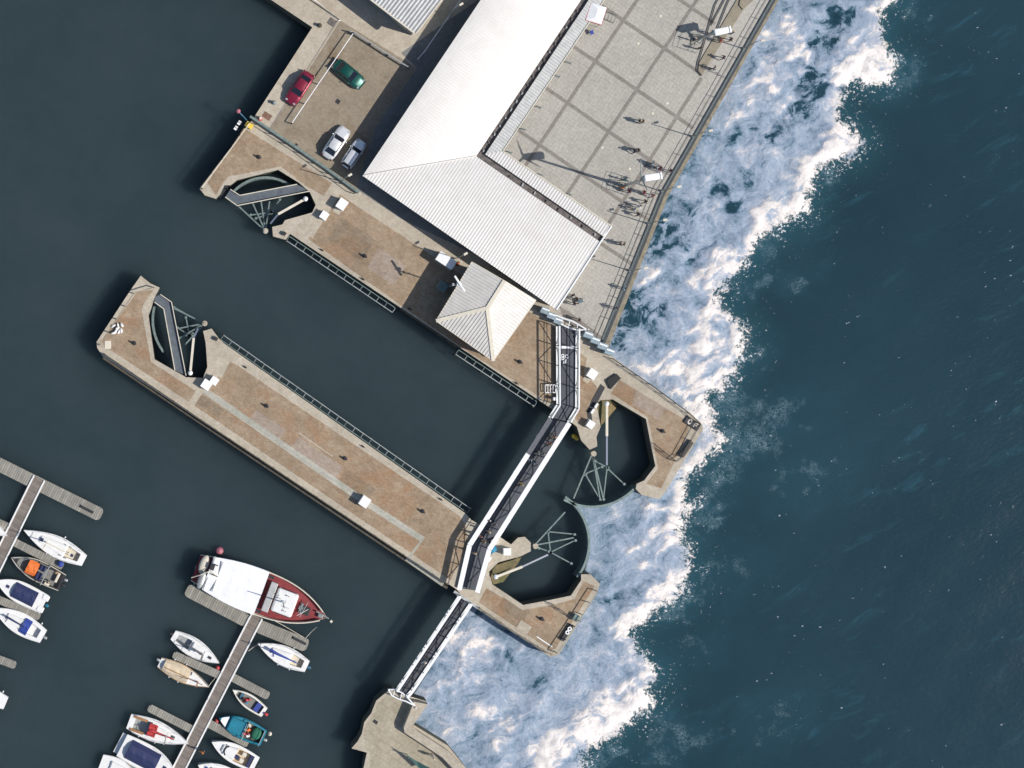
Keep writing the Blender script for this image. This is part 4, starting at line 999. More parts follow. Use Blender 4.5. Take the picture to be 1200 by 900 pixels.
# curved gates
def curved_gate(label, pts, pts2, ribs):
    t = thing('bridge_gate', label, 'gate', P(*pts[0]), 0, 'curved white gates at the bridge ends')
    for pp in (pts, pts2):
        bm = nb(); tube(bm, [P(x, y, 1.25) for x, y in pp], .09, 8); link('frame', bm, m_white, t, True)
    for (a, b) in ribs:
        bm = nb(); bar(bm, P(*a, 1.25), P(*b, 1.25), .08); link('rib', bm, m_white, t, True)
    for p in (pts[0], pts[-1]):
        bm = nb(); q = P(*p, 0); cyl(bm, q, .08, 1.3, 8); link('post', bm, m_white, t, True)
    return t
curved_gate('curved white gate at the top landing of the footbridge', [(648, 371), (656, 379), (666, 384), (678, 387), (687, 386)], [(650, 369), (660, 373), (670, 376), (679, 381), (687, 386)], [((657, 379), (660, 373)), ((666, 384), (668, 375)), ((676, 386), (677, 380))])
curved_gate('curved white gate at the bottom landing of the lower footbridge', [(455, 808), (459, 815), (467, 819), (476, 822), (486, 827)], [(455, 808), (463, 808), (471, 812), (478, 818), (486, 827)], [((461, 815), (463, 808)), ((469, 820), (471, 812))])
for pts, lb in (([(675, 389), (681, 392), (679, 398)], 'small white handrail by the stepped panels'),):
    t = thing('hand_rail', lb, 'handrail', P(*pts[0])); bm = nb(); tube(bm, [P(x, y, 1.0) for x, y in pts], .05); link('rail', bm, m_white, t, True)
    for p in pts: bm = nb(); cyl(bm, P(*p), .035, 1, 6); link('post', bm, m_white, t, True)
# heavy kerb beam closing the harbour side of lower bridge joint
bm = nb(); bar(bm, P(532, 693, .4), P(560, 712, .4), .35, .3); tag(link('bearing_beam', bm, m_galv), 'pale steel beam where the two lower footbridges meet', 'beam')
t = thing('fabric_sail', 'pointed dark green sail cloth on the bottom quay', 'sail cloth', P(490, 892))
bm = nb(); bm.faces.new([bm.verts.new(P(476, 884, 1.8)), bm.verts.new(P(488, 892, 1.2)), bm.verts.new(P(510, 903, 1.5)), bm.verts.new(P(494, 904, 1.1))]); r = bmesh.ops.extrude_face_region(bm, geom=bm.faces[:])
for g in r['geom']:
    if isinstance(g, bmesh.types.BMVert): g.co.z -= .04
link('cloth', bm, M('green_sail', (.03, .09, .085), .7), t, True)
bm = nb(); cyl(bm, P(477, 884), .05, 1.8, 8); cyl(bm, P(509, 902), .05, 1.5, 8); link('pole', bm, m_steel, t, True)
plate('dark round manhole on the bottom quay', 440, 846, .4, .55, AV, m_dark, 'manhole_cover', cat='manhole')

# ------------------------------------------------------------------ pontoons
def pontoon(label, a, b, w, m=m_plank_g, edge=None, name='pontoon', rnd=True, z=-1.95, group='pontoons'):
    A_ = P(*a, z); B_ = P(*b, z); d = (B_-A_); L = d.length; rz = math.atan2(d.y, d.x)
    t = thing(name, label, 'pontoon', zz((A_+B_)/2, WL), rz, group)
    hh = z-WL; n = 6; pts = []
    if rnd:
        rr = w*.32
        for cx, cy, a0 in ((L/2-rr, w/2-rr, 0), (-L/2+rr, w/2-rr, 90), (-L/2+rr, -w/2+rr, 180), (L/2-rr, -w/2+rr, 270)):
            for k in range(5): an = R(a0+22.5*k); pts.append((cx+rr*math.cos(an), cy+rr*math.sin(an)))
    else: pts = [(L/2, w/2), (-L/2, w/2), (-L/2, -w/2), (L/2, -w/2)]
    bm = nb(); prism(bm, pts, hh-.12, hh); link('deck', bm, m, t)
    bm = nb(); box(bm, (0, 0, (hh-.12)/2-.1), (L*.94, w*.8, hh)); link('float', bm, m_steel, t)
    if edge:
        for s in (-1, 1): bm = nb(); box(bm, (0, s*(w/2-.08), hh+.04), (L, .20, .10), bev=.02); link('edge_beam', bm, edge, t)
    k = max(1, int(L/5))
    for i in range(k+1):
        for s in ((-1, 1) if edge else (1,)):
            bm = nb(); box(bm, (-L/2+.3+(L-.6)*i/k, s*(w/2-.1), hh+.1), (.22, .08, .12), bev=.02); link('cleat', bm, m_galv if not edge else m_white, t)
    return t
pontoon('main walkway pontoon with pale edges of the right marina', (301, 722), (199, 922), 1.55, m_plank_w, m_gel, rnd=False, z=-1.90)
pontoon('left arm of the pontoon head beside the big boat', (218.5, 690.5), (290, 728), 1.6)
pontoon('right arm of the pontoon head beside the big boat', (301, 733), (360.5, 757), 1.6)
pontoon('finger between the white and cream sailboats', (203, 767), (261, 793), .95)
pontoon('finger above the small open boat', (271, 793), (315, 816), 1.0)
pontoon('finger above the white and red sailboat', (174, 829), (229, 857), .95)
pontoon('finger between turquoise boat and white cuddy boat', (243, 847), (291, 872), 1.0)
pontoon('main walkway pontoon with pale edges of the left marina', (46, 560), (-12, 678), 1.55, m_plank_w, m_gel, rnd=False, z=-1.90)
pontoon('long head pontoon at the top of the left marina', (-30, 530), (119, 604), 1.6)
pontoon('finger beside the long white sailboat of the left marina', (10, 632), (74, 664), .95)
pontoon('finger below the boat with the navy cover', (-25, 693), (47, 723), .95)
pontoon('short finger end at the left edge of the picture', (-30, 762), (18.5, 780), .95)
pontoon('finger end under the boat at the left edge of the walkway', (-30, 600), (10, 618), .95)
for (x, y, lb, g) in ((359, 752, 'dark boarding step at the right end of the pontoon head', 0), (110, 598, 'dark boarding step at the end of the long head pontoon', 0)):
    t = thing('boarding_step', lb, 'step', P(x-8, y-1, -1.95), R(-27)); bm = nb(); box(bm, (0, 0, .12), (1.7, .3, .2), bev=.02); link('step', bm, m_dark, t); bm = nb(); box(bm, (0, .2, .25), (1.7, .04, .04)); link('rail', bm, m_steel, t)

# ------------------------------------------------------------------ boats
def hull(L, B, fb=.9, tr=.7, tm=.45, bowp=1.8, n=22):
    st = []
    for i in range(n+1):
        t = i/n
        if t < tm: f = tr+(1-tr)*math.sin(math.pi/2*t/tm)
        else: f = max(0.012, 1-((t-tm)/(1-tm))**bowp)
        st.append((-L/2+L*t, B/2*f, fb*(1+.22*t*t)))
    return st
def boat(label, bow, stern, beam, fb=.85, tr=.7, tm=.45, bowp=1.9, hullm=m_gel, deckm=m_gel, rim=None, well=None, wellm=None, wellw=.68, wellz=.3, cat='boat', group='moored boats', name='sailing_boat', pxb=True):
    z = WL+fb*.9
    A_ = P(*stern, z); B_ = P(*bow, z); d = B_-A_; L = d.length; rz = math.atan2(d.y, d.x); c = (A_+B_)/2
    t = thing(name, label, cat, (c.x, c.y, WL), rz, group)
    st = hull(L, beam, fb, tr, tm, bowp); bmh = nb(); prev = None
    rings = []
    for x, b, zs in st:
        rings.append([bmh.verts.new(p) for p in ((x, 0, -.45), (x, b*.55, -.3), (x, b*.9, .12), (x, b, zs), (x, b*.96-.02, zs+.05), (x, max(b-.10, b*.5), zs+.0), (x, -max(b-.10, b*.5), zs+.0), (x, -b*.96+.02, zs+.05), (x, -b, zs), (x, -b*.9, .12), (x, -b*.55, -.3))])
    for a, b in zip(rings, rings[1:]):
        for k in range(11):
            if k == 5: continue
            bmh.faces.new((a[k], a[(k+1) % 11], b[(k+1) % 11], b[k])).material_index = 1 if k in (3, 4, 6, 7) else 0
    bmh.faces.new(rings[0]); bmh.faces.new(rings[-1])
    link('hull', bmh, [hullm, rim or hullm], t, smooth=False)
    # deck with optional well
    bmd = nb(); bmw = nb()
    for i in range(len(st)-1):
        (x0, b0, z0), (x1, b1, z1) = st[i], st[i+1]; i0 = max(b0-.09, b0*.5); i1 = max(b1-.09, b1*.5)
        if well and well[0] <= (i+.01)/(len(st)-1) < well[1]:
            w0, w1 = i0*wellw, i1*wellw; inW = True
            for s in (-1, 1):
                bmd.faces.new([bmd.verts.new(p) for p in ((x0, s*i0, z0-.01), (x1, s*i1, z1-.01), (x1, s*w1, z1+.02), (x0, s*w0, z0+.02))])
                bmw.faces.new([bmw.verts.new(p) for p in ((x0, s*w0, z0+.02), (x1, s*w1, z1+.02), (x1, s*w1*.96, wellz), (x0, s*w0*.96, wellz))])
            bmw.faces.new([bmw.verts.new(p) for p in ((x0, w0*.96, wellz), (x1, w1*.96, wellz), (x1, -w1*.96, wellz), (x0, -w0*.96, wellz))])
            e0 = not (well[0] <= (i-1+.01)/(len(st)-1)); e1 = not ((i+1+.01)/(len(st)-1) < well[1])
            for e, xx, ww_, zz_ in ((e0, x0, w0, z0), (e1, x1, w1, z1)):
                if e: bmw.faces.new([bmw.verts.new(p) for p in ((xx, ww_, zz_+.02), (xx, -ww_, zz_+.02), (xx, -ww_, wellz), (xx, ww_, wellz))])
        else:
            for s in (-1, 1):
                bmd.faces.new([bmd.verts.new(p) for p in ((x0, s*i0, z0-.01), (x1, s*i1, z1-.01), (x1, 0, z1+.05*b1+.02), (x0, 0, z0+.05*b0+.02))])
    link('deck', bmd, deckm, t)
    if len(bmw.faces): link('cockpit', bmw, wellm or m_cream, t)
    else: bmw.free()
    t['L'] = L; del t['L']
    return t, L, st, fb
def cabin(t, x0, x1, w0, w1, z0, h, m, name='cabin', top=.82, roofm=None):
    bm = nb(); n = 6
    lo = [(x0, -w0/2), (x1, -w1/2), (x1+.0, w1/2), (x0, w0/2)]
    vl = [bm.verts.new((x, y, z0)) for x, y in lo]; cx = (x0+x1)/2
    vh = [bm.verts.new((cx+(x-cx)*.92, y*top, z0+h)) for x, y in lo]
    bm.faces.new(vh)
    for k in range(4): bm.faces.new((vl[k], vl[(k+1) % 4], vh[(k+1) % 4], vh[k]))
    bmesh.ops.bevel(bm, geom=bm.edges[:], offset=min(.07, h*.3), segments=2, affect='EDGES')
    c = link(name, bm, m, t); return c
def bpart(t, name, m, fn, parent=None):
    bm = nb(); fn(bm); return link(name, bm, m, parent or t)
def mast(t, x, z, h, m=m_galv, spread=.9):
    mm = bpart(t, 'mast', m, lambda b: tube(b, [(x, 0, z), (x, 0, z+h)], [.07, .045], 8))
    for f in (.45, .72): bpart(t, 'spreader', m, lambda b: bar(b, (x, -spread*(1.3-f)*.9, z+h*f), (x, spread*(1.3-f)*.9, z+h*f), .06, .03), mm)
def stanchions(t, st, fb, i0, i1, step=3):
    for i in range(i0, i1, step):
        x, b, zs = st[i]
        for s in (-1, 1): bpart(t, 'stanchion', m_chrome, lambda bm: tube(bm, [(x, s*(b-.08), zs), (x, s*(b-.08), zs+.55)], .018, 5))
    for s in (-1, 1): bpart(t, 'guard_wire', m_chrome, lambda bm: tube(bm, [(st[i][0], s*(st[i][1]-.08), st[i][2]+.55) for i in range(i0, i1)], .012, 4))
def outboard(t, x, y=0, m=m_dark):
    o = bpart(t, 'outboard_motor', m, lambda b: box(b, (x-.25, y, .75), (.42, .3, .45), bev=.08)); bpart(t, 'shaft', m_steel, lambda b: box(b, (x-.22, y, .2), (.1, .1, .9)), o)
def fenders(t, st, fb, idx, m=m_white):
    for i in idx:
        x, b, zs = st[abs(i)]; s = 1 if i > 0 else -1
        bpart(t, 'fender', m, lambda bm: tube(bm, [(x, s*(b+.1), .15), (x, s*(b+.12), .3), (x, s*(b+.12), .6), (x, s*(b+.1), .75)], [.04, .1, .1, .04], 8))

# big workboat (stern left, bow right)
t, L, st, fb = boat('large converted fishing boat with long white tarpaulin roof and dark red foredeck', (383, 723), (229.5, 665), 5.3, 1.7, .62, .42, 2.9, M('dark_blue_hull', (.03, .05, .08), .4), m_maroon, rim=m_cream, cat='boat', group=None, name='fishing_boat')
for s in (-1, 1): bpart(t, 'bulwark', m_cream, lambda bm: [bar(bm, (st[i][0], s*(st[i][1]-.03), st[i][2]+.35), (st[i+1][0], s*(st[i+1][1]-.03), st[i+1][2]+.35), .12, .5) for i in range(10, 21)])
def bigtop(bm):
    outl = []
    for i in range(2, 12):
        x, b, zs = st[i]; outl.append((x, b+.04))
    A1 = [bm.verts.new((x, y, 2.5)) for x, y in outl]; A2 = [bm.verts.new((x, -y, 2.5)) for x, y in outl]; Mi = [bm.verts.new((x, 0, 2.9+.02*math.sin(x*3))) for x, y in outl]
    for k in range(len(outl)-1):
        bm.faces.new((A1[k], A1[k+1], Mi[k+1], Mi[k])); bm.faces.new((Mi[k], Mi[k+1], A2[k+1], A2[k]))
    r = bmesh.ops.extrude_face_region(bm, geom=bm.faces[:])
    for g in r['geom']:
        if isinstance(g, bmesh.types.BMVert): g.co.z -= .5
bpart(t, 'deck_cover', m_white, bigtop)
xk = st[12][0]
bpart(t, 'cover_step', m_roof_grey, lambda b: box(b, (xk+.25, 0, 2.75), (.8, 3.6, .5), bev=.04))
wh_ = bpart(t, 'wheelhouse', m_gel, lambda b: box(b, (xk+2.15, 0, 2.2), (2.6, 2.9, 1.6), bev=.25))
for s in (-1, 1): bpart(t, 'window', m_glass, lambda b: box(b, (xk+2.15, s*1.46, 2.6), (1.8, .05, .5)), wh_)
for dx, dy in ((.3, .9), (.5, -.9), (-.6, .3), (-.9, .6), (.1, .15)): bpart(t, 'roof_fitting', m_steel, lambda b: cyl(b, (xk+2.0+dx, dy, 3.2), .07, .25, 8), wh_)
ms = bpart(t, 'mast', m_galv, lambda b: tube(b, [(xk+1.9, 0, 3.2), (xk+1.9, 0, 7.2)], [.09, .05], 8))
bpart(t, 'crosstree', m_galv, lambda b: (bar(b, (xk+1.9, -.7, 5.4), (xk+1.9, .7, 5.4), .07), bar(b, (xk+1.5, 0, 6.2), (xk+2.5, 0, 6.2), .06)), ms)
bpart(t, 'hatch', m_dark, lambda b: box(b, (st[19][0]-.5, -.1, st[19][2]+.2), (1.1, 1.0, .4), bev=.04))
bpart(t, 'winch', m_steel, lambda b: (tube(b, [(xk+4.2, -.6, 2.3), (xk+4.2, .6, 2.3)], .18, 10), box(b, (xk+4.2, 0, 2.1), (.5, .4, .6))))
bpart(t, 'rigging_gear', m_galv, lambda b: (bar(b, (xk+4.4, -1.0, 2.7), (xk+4.7, 1.0, 2.7), .06), bar(b, (xk+4.0, -.9, 2.9), (xk+5.0, .2, 2.6), .05)))
for s, a in ((1, 1.9), (-1, 1.9)): bpart(t, 'side_hatch', m_dark, lambda b: box(b, (xk-.6, s*2.15, 2.0), (1.2, .35, .3)))
# stern tender, davits
td = bpart(t, 'stern_canopy', m_cream, lambda b: ball(b, (st[1][0]-.0, .75, 2.1), .8, 0, (.7, 1.45, .45), 14))
bpart(t, 'davit', m_galv, lambda b: (bar(b, (st[1][0]+.9, -2.0, 2.75), (st[1][0]+.9, 2.2, 2.75), .12), bar(b, (st[2][0]+1.2, -1.8, 2.8), (st[2][0]+1.2, 1.9, 2.8), .1)))
bpart(t, 'tender', m_galv, lambda b: ball(b, (st[1][0]+.35, -1.0, 2.6), 1, 0, (.45, 1.1, .3), 14))
bpart(t, 'wheel_gear', m_dark, lambda b: (box(b, (st[1][0]+1.0, .9, 2.95), (.5, .7, .25), bev=.05), box(b, (st[1][0]+1.5, .1, 3.0), (.9, .1, .12)), box(b, (st[1][0]+1.3, 1.3, 3.0), (.5, .12, .12))))
bpart(t, 'stern_rope', m_cream, lambda b: tube(b, [(st[0][0]-.1, -1.2, 2.3), (st[0][0]+.8, -.4, 2.9), (st[0][0]+1.6, .4, 3.0), (st[0][0]+2.6, .1, 3.0)], .06))
bpart(t, 'anchor_gear', m_steel, lambda b: (box(b, (st[21][0]-.1, 0, 2.3), (.6, .5, .4), bev=.05), tube(b, [(st[20][0], .3, 2.4), (st[22][0]+.2, 0, 2.3)], .1)))
def rope(lb, a, za, b, zb, m=m_cream, r=.035, sag=.3):
    A_ = P(*a, za); B_ = P(*b, zb); mid = (A_+B_)/2-Vector((0, 0, sag)); bm = nb(); tube(bm, [A_, (A_*3+mid)/4-Vector((0, 0, sag*.3)), mid, (B_*3+mid)/4, B_], r, 5); tag(link('mooring_rope', bm, m), lb, 'rope', 'mooring ropes')
rope('bow rope of the big boat running to the pontoon head', (371, 735), -.8, (358, 748), -1.9)
rope('long yellowish bow spring of the big boat along the pontoon', (312, 722), -.9, (356, 747), -1.9)
rope('stern rope of the big boat running to the left pontoon arm', (229, 663), -.8, (227, 688), -1.9)
rope('bow line of the white sailboat right of the walkway', (303, 755), -1.6, (291, 763), -1.9)
rope('bow line of the cream sailboat', (244, 805), -1.7, (252, 795), -1.9)

# white sailboat, dark boom
t, L, st, fb = boat('white sailboat with dark folded sail nearest the big boat left of the walkway', (257, 777), (203, 744), 2.25, .85, .55, .42, 1.9, well=(.08, .34), wellw=.6, wellm=m_galv)
cabin(t, -.7, 1.3, 1.3, .8, .9, .32, m_gel); mast(t, .8, 1.2, 4.5, m_dark)
b_ = bpart(t, 'boom', m_dark, lambda b: bar(b, (.8, 0, 1.9), (-1.6, .1, 1.8), .1)); bpart(t, 'sail_cover', M('grey_canvas', (.16, .16, .17), .8), lambda b: tube(b, [(.7, 0, 2.0), (-.3, .05, 2.05), (-1.3, .1, 1.95)], [.16, .12, .06], 8), b_)
bpart(t, 'hatch', m_dark, lambda b: box(b, (1.9, 0, 1.12), (.35, .3, .06))); outboard(t, -L/2); stanchions(t, st, fb, 2, 18)
# cream covered
t, L, st, fb = boat('sailboat under a beige canvas cover left of the walkway', (245, 805), (187, 776), 2.1, .85, .6, .42, 1.8, rim=M('tan_wood', (.45, .30, .16), .6))
def tent(bm, x0, x1, w, z0, h, n=8):
    L_ = []
    for i in range(n+1):
        x = x0+(x1-x0)*i/n; ww = w(x); L_.append([bm.verts.new(p) for p in ((x, ww, z0), (x, ww*.55, z0+h*.7), (x, 0, z0+h+.03*math.sin(i*2.1)), (x, -ww*.55, z0+h*.7), (x, -ww, z0))])
    for a, b in zip(L_, L_[1:]):
        for k in range(4): bm.faces.new((a[k], a[k+1], b[k+1], b[k]))
    bm.faces.new(L_[0]); bm.faces.new(L_[-1])
def bw(st, x):
    for (xa, ba, _), (xb, bb, _) in zip(st, st[1:]):
        if xa <= x <= xb: return ba+(bb-ba)*(x-xa)/(xb-xa)
    return .1
m_tan = M('beige_canvas', (.66, .54, .38), .8, 0, .2, 1.5)
bpart(t, 'canvas_cover', m_tan, lambda b: tent(b, -2.7, .6, lambda x: bw(st, x)*.93, .88, .5)); bpart(t, 'boom', M('varnished_wood', (.35, .18, .08), .4), lambda b: bar(b, (2.4, 0, 1.5), (-2.4, -.15, 1.48), .09))
bpart(t, 'foredeck_trim', m_navy, lambda b: box(b, (.65, .5, 1.05), (.2, .4, .1))); mast(t, 1.7, 1.0, 3.0, M('varnished_wood'), .5); fenders(t, st, fb, (5, 10, -6, -10)); outboard(t, -L/2, .2, m_galv)
# white / red
t, L, st, fb = boat('white sailboat with red sail cover and wooden cockpit benches', (221, 871), (151, 845), 2.6, .85, .7, .4, 1.7, well=(.05, .36), wellw=.7, wellm=m_galv)
cabin(t, -1.1, 1.6, 1.5, .8, .9, .28, m_gel); b_ = bpart(t, 'boom', m_red, lambda b: tube(b, [(1.9, 0, 1.5), (.6, .0, 1.55), (-.8, .05, 1.6), (-1.2, .05, 1.6)], [.05, .09, .2, .1], 8))
bpart(t, 'spray_hood', m_red, lambda b: tent(b, -1.3, -.3, lambda x: .75, 1.1, .45, 4)); 
for s in (-1, 1): bpart(t, 'cockpit_bench', M('varnished_wood'), lambda b: box(b, (-2.5, s*.78, .95), (1.7, .3, .07)))
bpart(t, 'hatch', m_dark, lambda b: [box(b, (1.75+dx, dy, 1.16), (.13, .13, .04)) for dx in (-.17, 0, .17) for dy in (-.15, .06, .2)]); mast(t, .9, 1.1, 3.8, m_galv); stanchions(t, st, fb, 2, 19); fenders(t, st, fb, (-5, -11))
# navy covered motor boat
t, L, st, fb = boat('white motor cruiser with long navy canopy at the bottom of the picture', (206, 906), (143, 873), 3.2, .9, .9, .4, 2.4, name='motor_boat')
bpart(t, 'canopy', m_navy, lambda b: tent(b, -2.7, 1.1, lambda x: 1.2, .95, .7)); bpart(t, 'hatch', m_navy, lambda b: box(b, (2.1, 0, 1.15), (.4, .4, .06), bev=.02))
bpart(t, 'bathing_platform', m_gel, lambda b: box(b, (-L/2-.2, 0, .4), (.7, 2.6, .15), bev=.05)); stanchions(t, st, fb, 12, 21)
t2 = thing('inflatable_tender', 'grey inflatable tender behind the navy canopied cruiser', 'dinghy', (P(154, 897, WL)), R(-28))
bpart(t2, 'tube', m_galv, lambda b: tube(b, [(-1.3, .5, .3), (.5, .5, .3), (1.1, .25, .33), (1.25, 0, .35), (1.1, -.25, .33), (.5, -.5, .3), (-1.3, -.5, .3)], .2, 10)); bpart(t2, 'floor', m_steel, lambda b: box(b, (-.2, 0, .2), (2.0, .8, .1))); bpart(t2, 'seat', m_timber, lambda b: box(b, (-.3, 0, .42), (.25, 1.0, .05)))
t, L, st, fb = boat('white boat bow with navy hatch cut by the left bottom edge', (158, 908), (118, 893), 2.4, .85, .8, .4, 2.2, name='motor_boat'); cabin(t, -1, 1, 1.4, .9, .9, .3, m_gel); bpart(t, 'hatch', m_navy, lambda b: box(b, (1.2, 0, 1.12), (.4, .4, .06)))
# white sailboat with blue boom, right side
t, L, st, fb = boat('white sailboat with blue sail cover right of the walkway', (302, 754), (360, 781), 2.4, .85, .6, .42, 1.9, well=(.06, .3), wellw=.6, wellm=m_cream)
cabin(t, -.9, 1.5, 1.3, .8, .9, .3, m_gel); bpart(t, 'boom', m_blue, lambda b: tube(b, [(1.7, -.05, 1.6), (.7, 0, 1.7), (-1.9, .02, 1.6)], [.22, .16, .05], 8)); mast(t, 1.3, 1.1, 3.4, m_blue, .5)
stanchions(t, st, fb, 2, 19); fenders(t, st, fb, (6, 11, -8)); bpart(t, 'hatch', m_galv, lambda b: box(b, (-1.6, .1, 1.0), (.4, .3, .08))); outboard(t, -L/2, 0, M('blue_steel'))
# small open boat
t, L, st, fb = boat('small open white boat with blue seat right of the walkway', (272.5, 808), (310, 835), 1.75, .6, .75, .45, 1.9, well=(.05, .86), wellw=.82, wellz=.22, wellm=M('grey_boat_floor', (.22, .22, .20), .7), name='rowing_boat', rim=m_cream)
bpart(t, 'seat', m_blue, lambda b: box(b, (-1.3, 0, .5), (.6, 1.1, .08), bev=.02)); bpart(t, 'bench', M('blue_steel'), lambda b: box(b, (1.0, 0, .52), (.25, .8, .06))); outboard(t, -L/2, 0, m_red); bpart(t, 'gear', m_red, lambda b: (ball(b, (.25, .05, .5), .2), ball(b, (.0, -.2, .45), .16))); bpart(t, 'gear_box', M('turquoise_tarp'), lambda b: box(b, (.1, .3, .45), (.35, .25, .3), bev=.03))
# turquoise fishing boat
t, L, st, fb = boat('turquoise fishing boat with white bow and green net at the stern', (257, 841), (309, 865), 2.5, .85, .8, .45, 2.2, M('turquoise_hull', (.02, .12, .18), .4), m_cyan, rim=m_cyan, well=(.04, .42), wellw=.85, wellz=.3, wellm=M('dark_boat_floor', (.08, .10, .09), .7), name='fishing_boat')
bpart(t, 'bow_cap', m_white, lambda b: [b.faces.new([b.verts.new(p) for p in ((st[i][0], st[i][1]*.9, st[i][2]+.07), (st[i+1][0], st[i+1][1]*.9, st[i+1][2]+.07), (st[i+1][0], -st[i+1][1]*.9, st[i+1][2]+.07), (st[i][0], -st[i][1]*.9, st[i][2]+.07))]) for i in range(18, 21)])
bpart(t, 'wheelhouse_roof', m_cyan, lambda b: box(b, (.6, 0, 1.15), (2.0, 1.7, .35), bev=.12)); bpart(t, 'net_heap', m_green, lambda b: ball(b, (-1.9, -.1, .65), .7, 0, (.85, 1.1, .4), 12))
for k, (x, y, m_) in enumerate(((-.6, .5, m_red), (-.9, -.1, m_org), (-.8, -.65, m_cream), (-.4, .1, m_tan), (-1.1, .55, m_white))): bpart(t, 'fish_crate', m_, lambda b: box(b, (x, y, .6), (.42, .3, .3), k, bev=.03))
bpart(t, 'gantry', m_galv, lambda b: (bar(b, (-.5, -1.2, 1.6), (-.5, 1.2, 1.6), .08), bar(b, (-.5, -1.2, .8), (-.5, -1.2, 1.6), .06), bar(b, (-.5, 1.2, .8), (-.5, 1.2, 1.6), .06), bar(b, (-2.6, -1, 1.4), (-2.6, 1, 1.4), .06))); outboard(t, -L/2, .1, m_galv)
# white cuddy
t, L, st, fb = boat('white cuddy cabin boat with tan seats at the bottom of the right marina', (248, 869), (300, 896), 2.3, .85, .85, .42, 2.2, well=(.06, .44), wellw=.8, wellz=.35, wellm=m_tan, name='motor_boat')
cabin(t, -.3, 1.6, 1.6, .9, .9, .35, m_gel); bpart(t, 'windscreen', m_glass, lambda b: tube(b, [(.9, -.6, 1.25), (1.15, -.3, 1.3), (1.2, 0, 1.3), (1.15, .3, 1.3), (.9, .6, 1.25)], .09)); bpart(t, 'hatch', m_navy, lambda b: box(b, (-.5, .15, 1.2), (.5, .5, .1), .0, bev=.02))
bpart(t, 'seat', m_cream, lambda b: (box(b, (-1.2, -.4, .65), (.5, .5, .4), bev=.05), box(b, (-1.2, .4, .65), (.5, .5, .4), bev=.05))); bpart(t, 'aft_bench', m_navy, lambda b: box(b, (-2.1, 0, .7), (.35, 1.6, .35), bev=.04)); outboard(t, -L/2)
t, L, st, fb = boat('white motor boat with blue hatch cut by the bottom edge right of the walkway', (232, 896), (287, 921), 2.5, .85, .85, .42, 2.4, name='motor_boat'); cabin(t, -1.5, 1.6, 1.7, 1.0, .9, .35, m_gel); bpart(t, 'hatch', m_blue, lambda b: box(b, (2.0, 0, 1.12), (.35, .55, .06))); stanchions(t, st, fb, 12, 21)
# left marina
t, L, st, fb = boat('long white sailing yacht with two small navy hatches in the left marina', (28, 621), (99, 657), 2.55, .85, .55, .42, 1.8, well=(.05, .28), wellw=.6, wellm=m_cream)
cabin(t, -1.6, 1.9, 1.5, .9, .9, .28, m_gel); bpart(t, 'hatch', m_navy, lambda b: box(b, (1.6, 0, 1.2), (.42, .42, .06), bev=.02)); bpart(t, 'hatch', m_navy, lambda b: box(b, (-2.4, .1, .98), (.35, .35, .08)))
bpart(t, 'boom', m_cream, lambda b: bar(b, (.8, 0, 1.6), (-2.2, 0, 1.6), .12)); mast(t, .9, 1.1, 4.4, m_cream); stanchions(t, st, fb, 2, 20); fenders(t, st, fb, (7, 12, -9))
bpart(t, 'winch', m_galv, lambda b: [cyl(b, (x, y, 1.0), .08, .15, 8) for x in (-1.9, -1.2) for y in (-.7, .7)])
t, L, st, fb = boat('cluttered angling boat with orange cover and two people in the left marina', (13, 653), (73, 683), 2.5, .8, .85, .45, 2.0, m_steel, m_dark, rim=m_cream, well=(.04, .84), wellw=.9, wellz=.3, wellm=M('grey_boat_floor'), name='fishing_boat')
bpart(t, 'orange_cover', m_org, lambda b: tent(b, -.1, 1.2, lambda x: .85, .8, .45, 5)); bpart(t, 'canopy', m_navy, lambda b: (box(b, (-.55, .5, .95), (.7, .9, .4), bev=.08), box(b, (-.6, -.55, .95), (.7, .7, .4), bev=.08)))
bpart(t, 'bow_rail', m_chrome, lambda b: tube(b, [(x_, y_, 1.45) for x_, y_ in ((1.0, .95), (2.2, .6), (3.0, .15), (3.0, -.15), (2.2, -.6), (1.0, -.95))], .04)); bpart(t, 'arch', m_galv, lambda b: (bar(b, (-1.2, -1.2, 1.7), (-1.2, 1.2, 1.7), .1), bar(b, (-1.2, -1.2, .8), (-1.2, -1.2, 1.7), .07), bar(b, (-1.2, 1.2, .8), (-1.2, 1.2, 1.7), .07)))
bpart(t, 'gear_box', m_cream, lambda b: (box(b, (-2.6, -.3, .7), (.3, 1.2, .4), bev=.04), box(b, (-1.8, .9, .8), (.6, .3, .3), bev=.04))); outboard(t, -L/2, .2, m_dark); outboard(t, -L/2, -.5, m_galv)
bpart(t, 'rib_and_shade_bar', m_galv, lambda b: (bar(b, (2.0, -.6, .85), (2.0, .6, .85), .06), bar(b, (1.4, -.85, .83), (2.6, .3, .85), .05)))
bm = nb(); ball(bm, P(71, 661, -1.6), .38, 0, (1, 1, .8)); tag(link('water_drum', bm, m_blue), 'round blue drum between the yacht and the angling boat', 'drum')
t, L, st, fb = boat('white motor boat with navy cockpit cover in the left marina', (-4, 680), (52, 708), 2.6, .85, .9, .42, 2.3, name='motor_boat')
bpart(t, 'cockpit_cover', m_navy, lambda b: tent(b, -2.0, .9, lambda x: .95, .95, .45)); bpart(t, 'hatch', m_navy, lambda b: box(b, (1.6, 0, 1.12), (.36, .36, .06), bev=.02))
for s in (-1, 1): bpart(t, 'engine_pod', m_gel, lambda b: box(b, (-L/2+.2, s*.75, .75), (.9, .75, .4), bev=.15))
outboard(t, -L/2-.1, 0, m_cyan)
t, L, st, fb = boat('white sailing boat with blue spray hood at the left edge', (-8, 712), (51, 746), 2.6, .85, .65, .42, 1.9, well=(.06, .3), wellw=.6, wellm=m_gel)
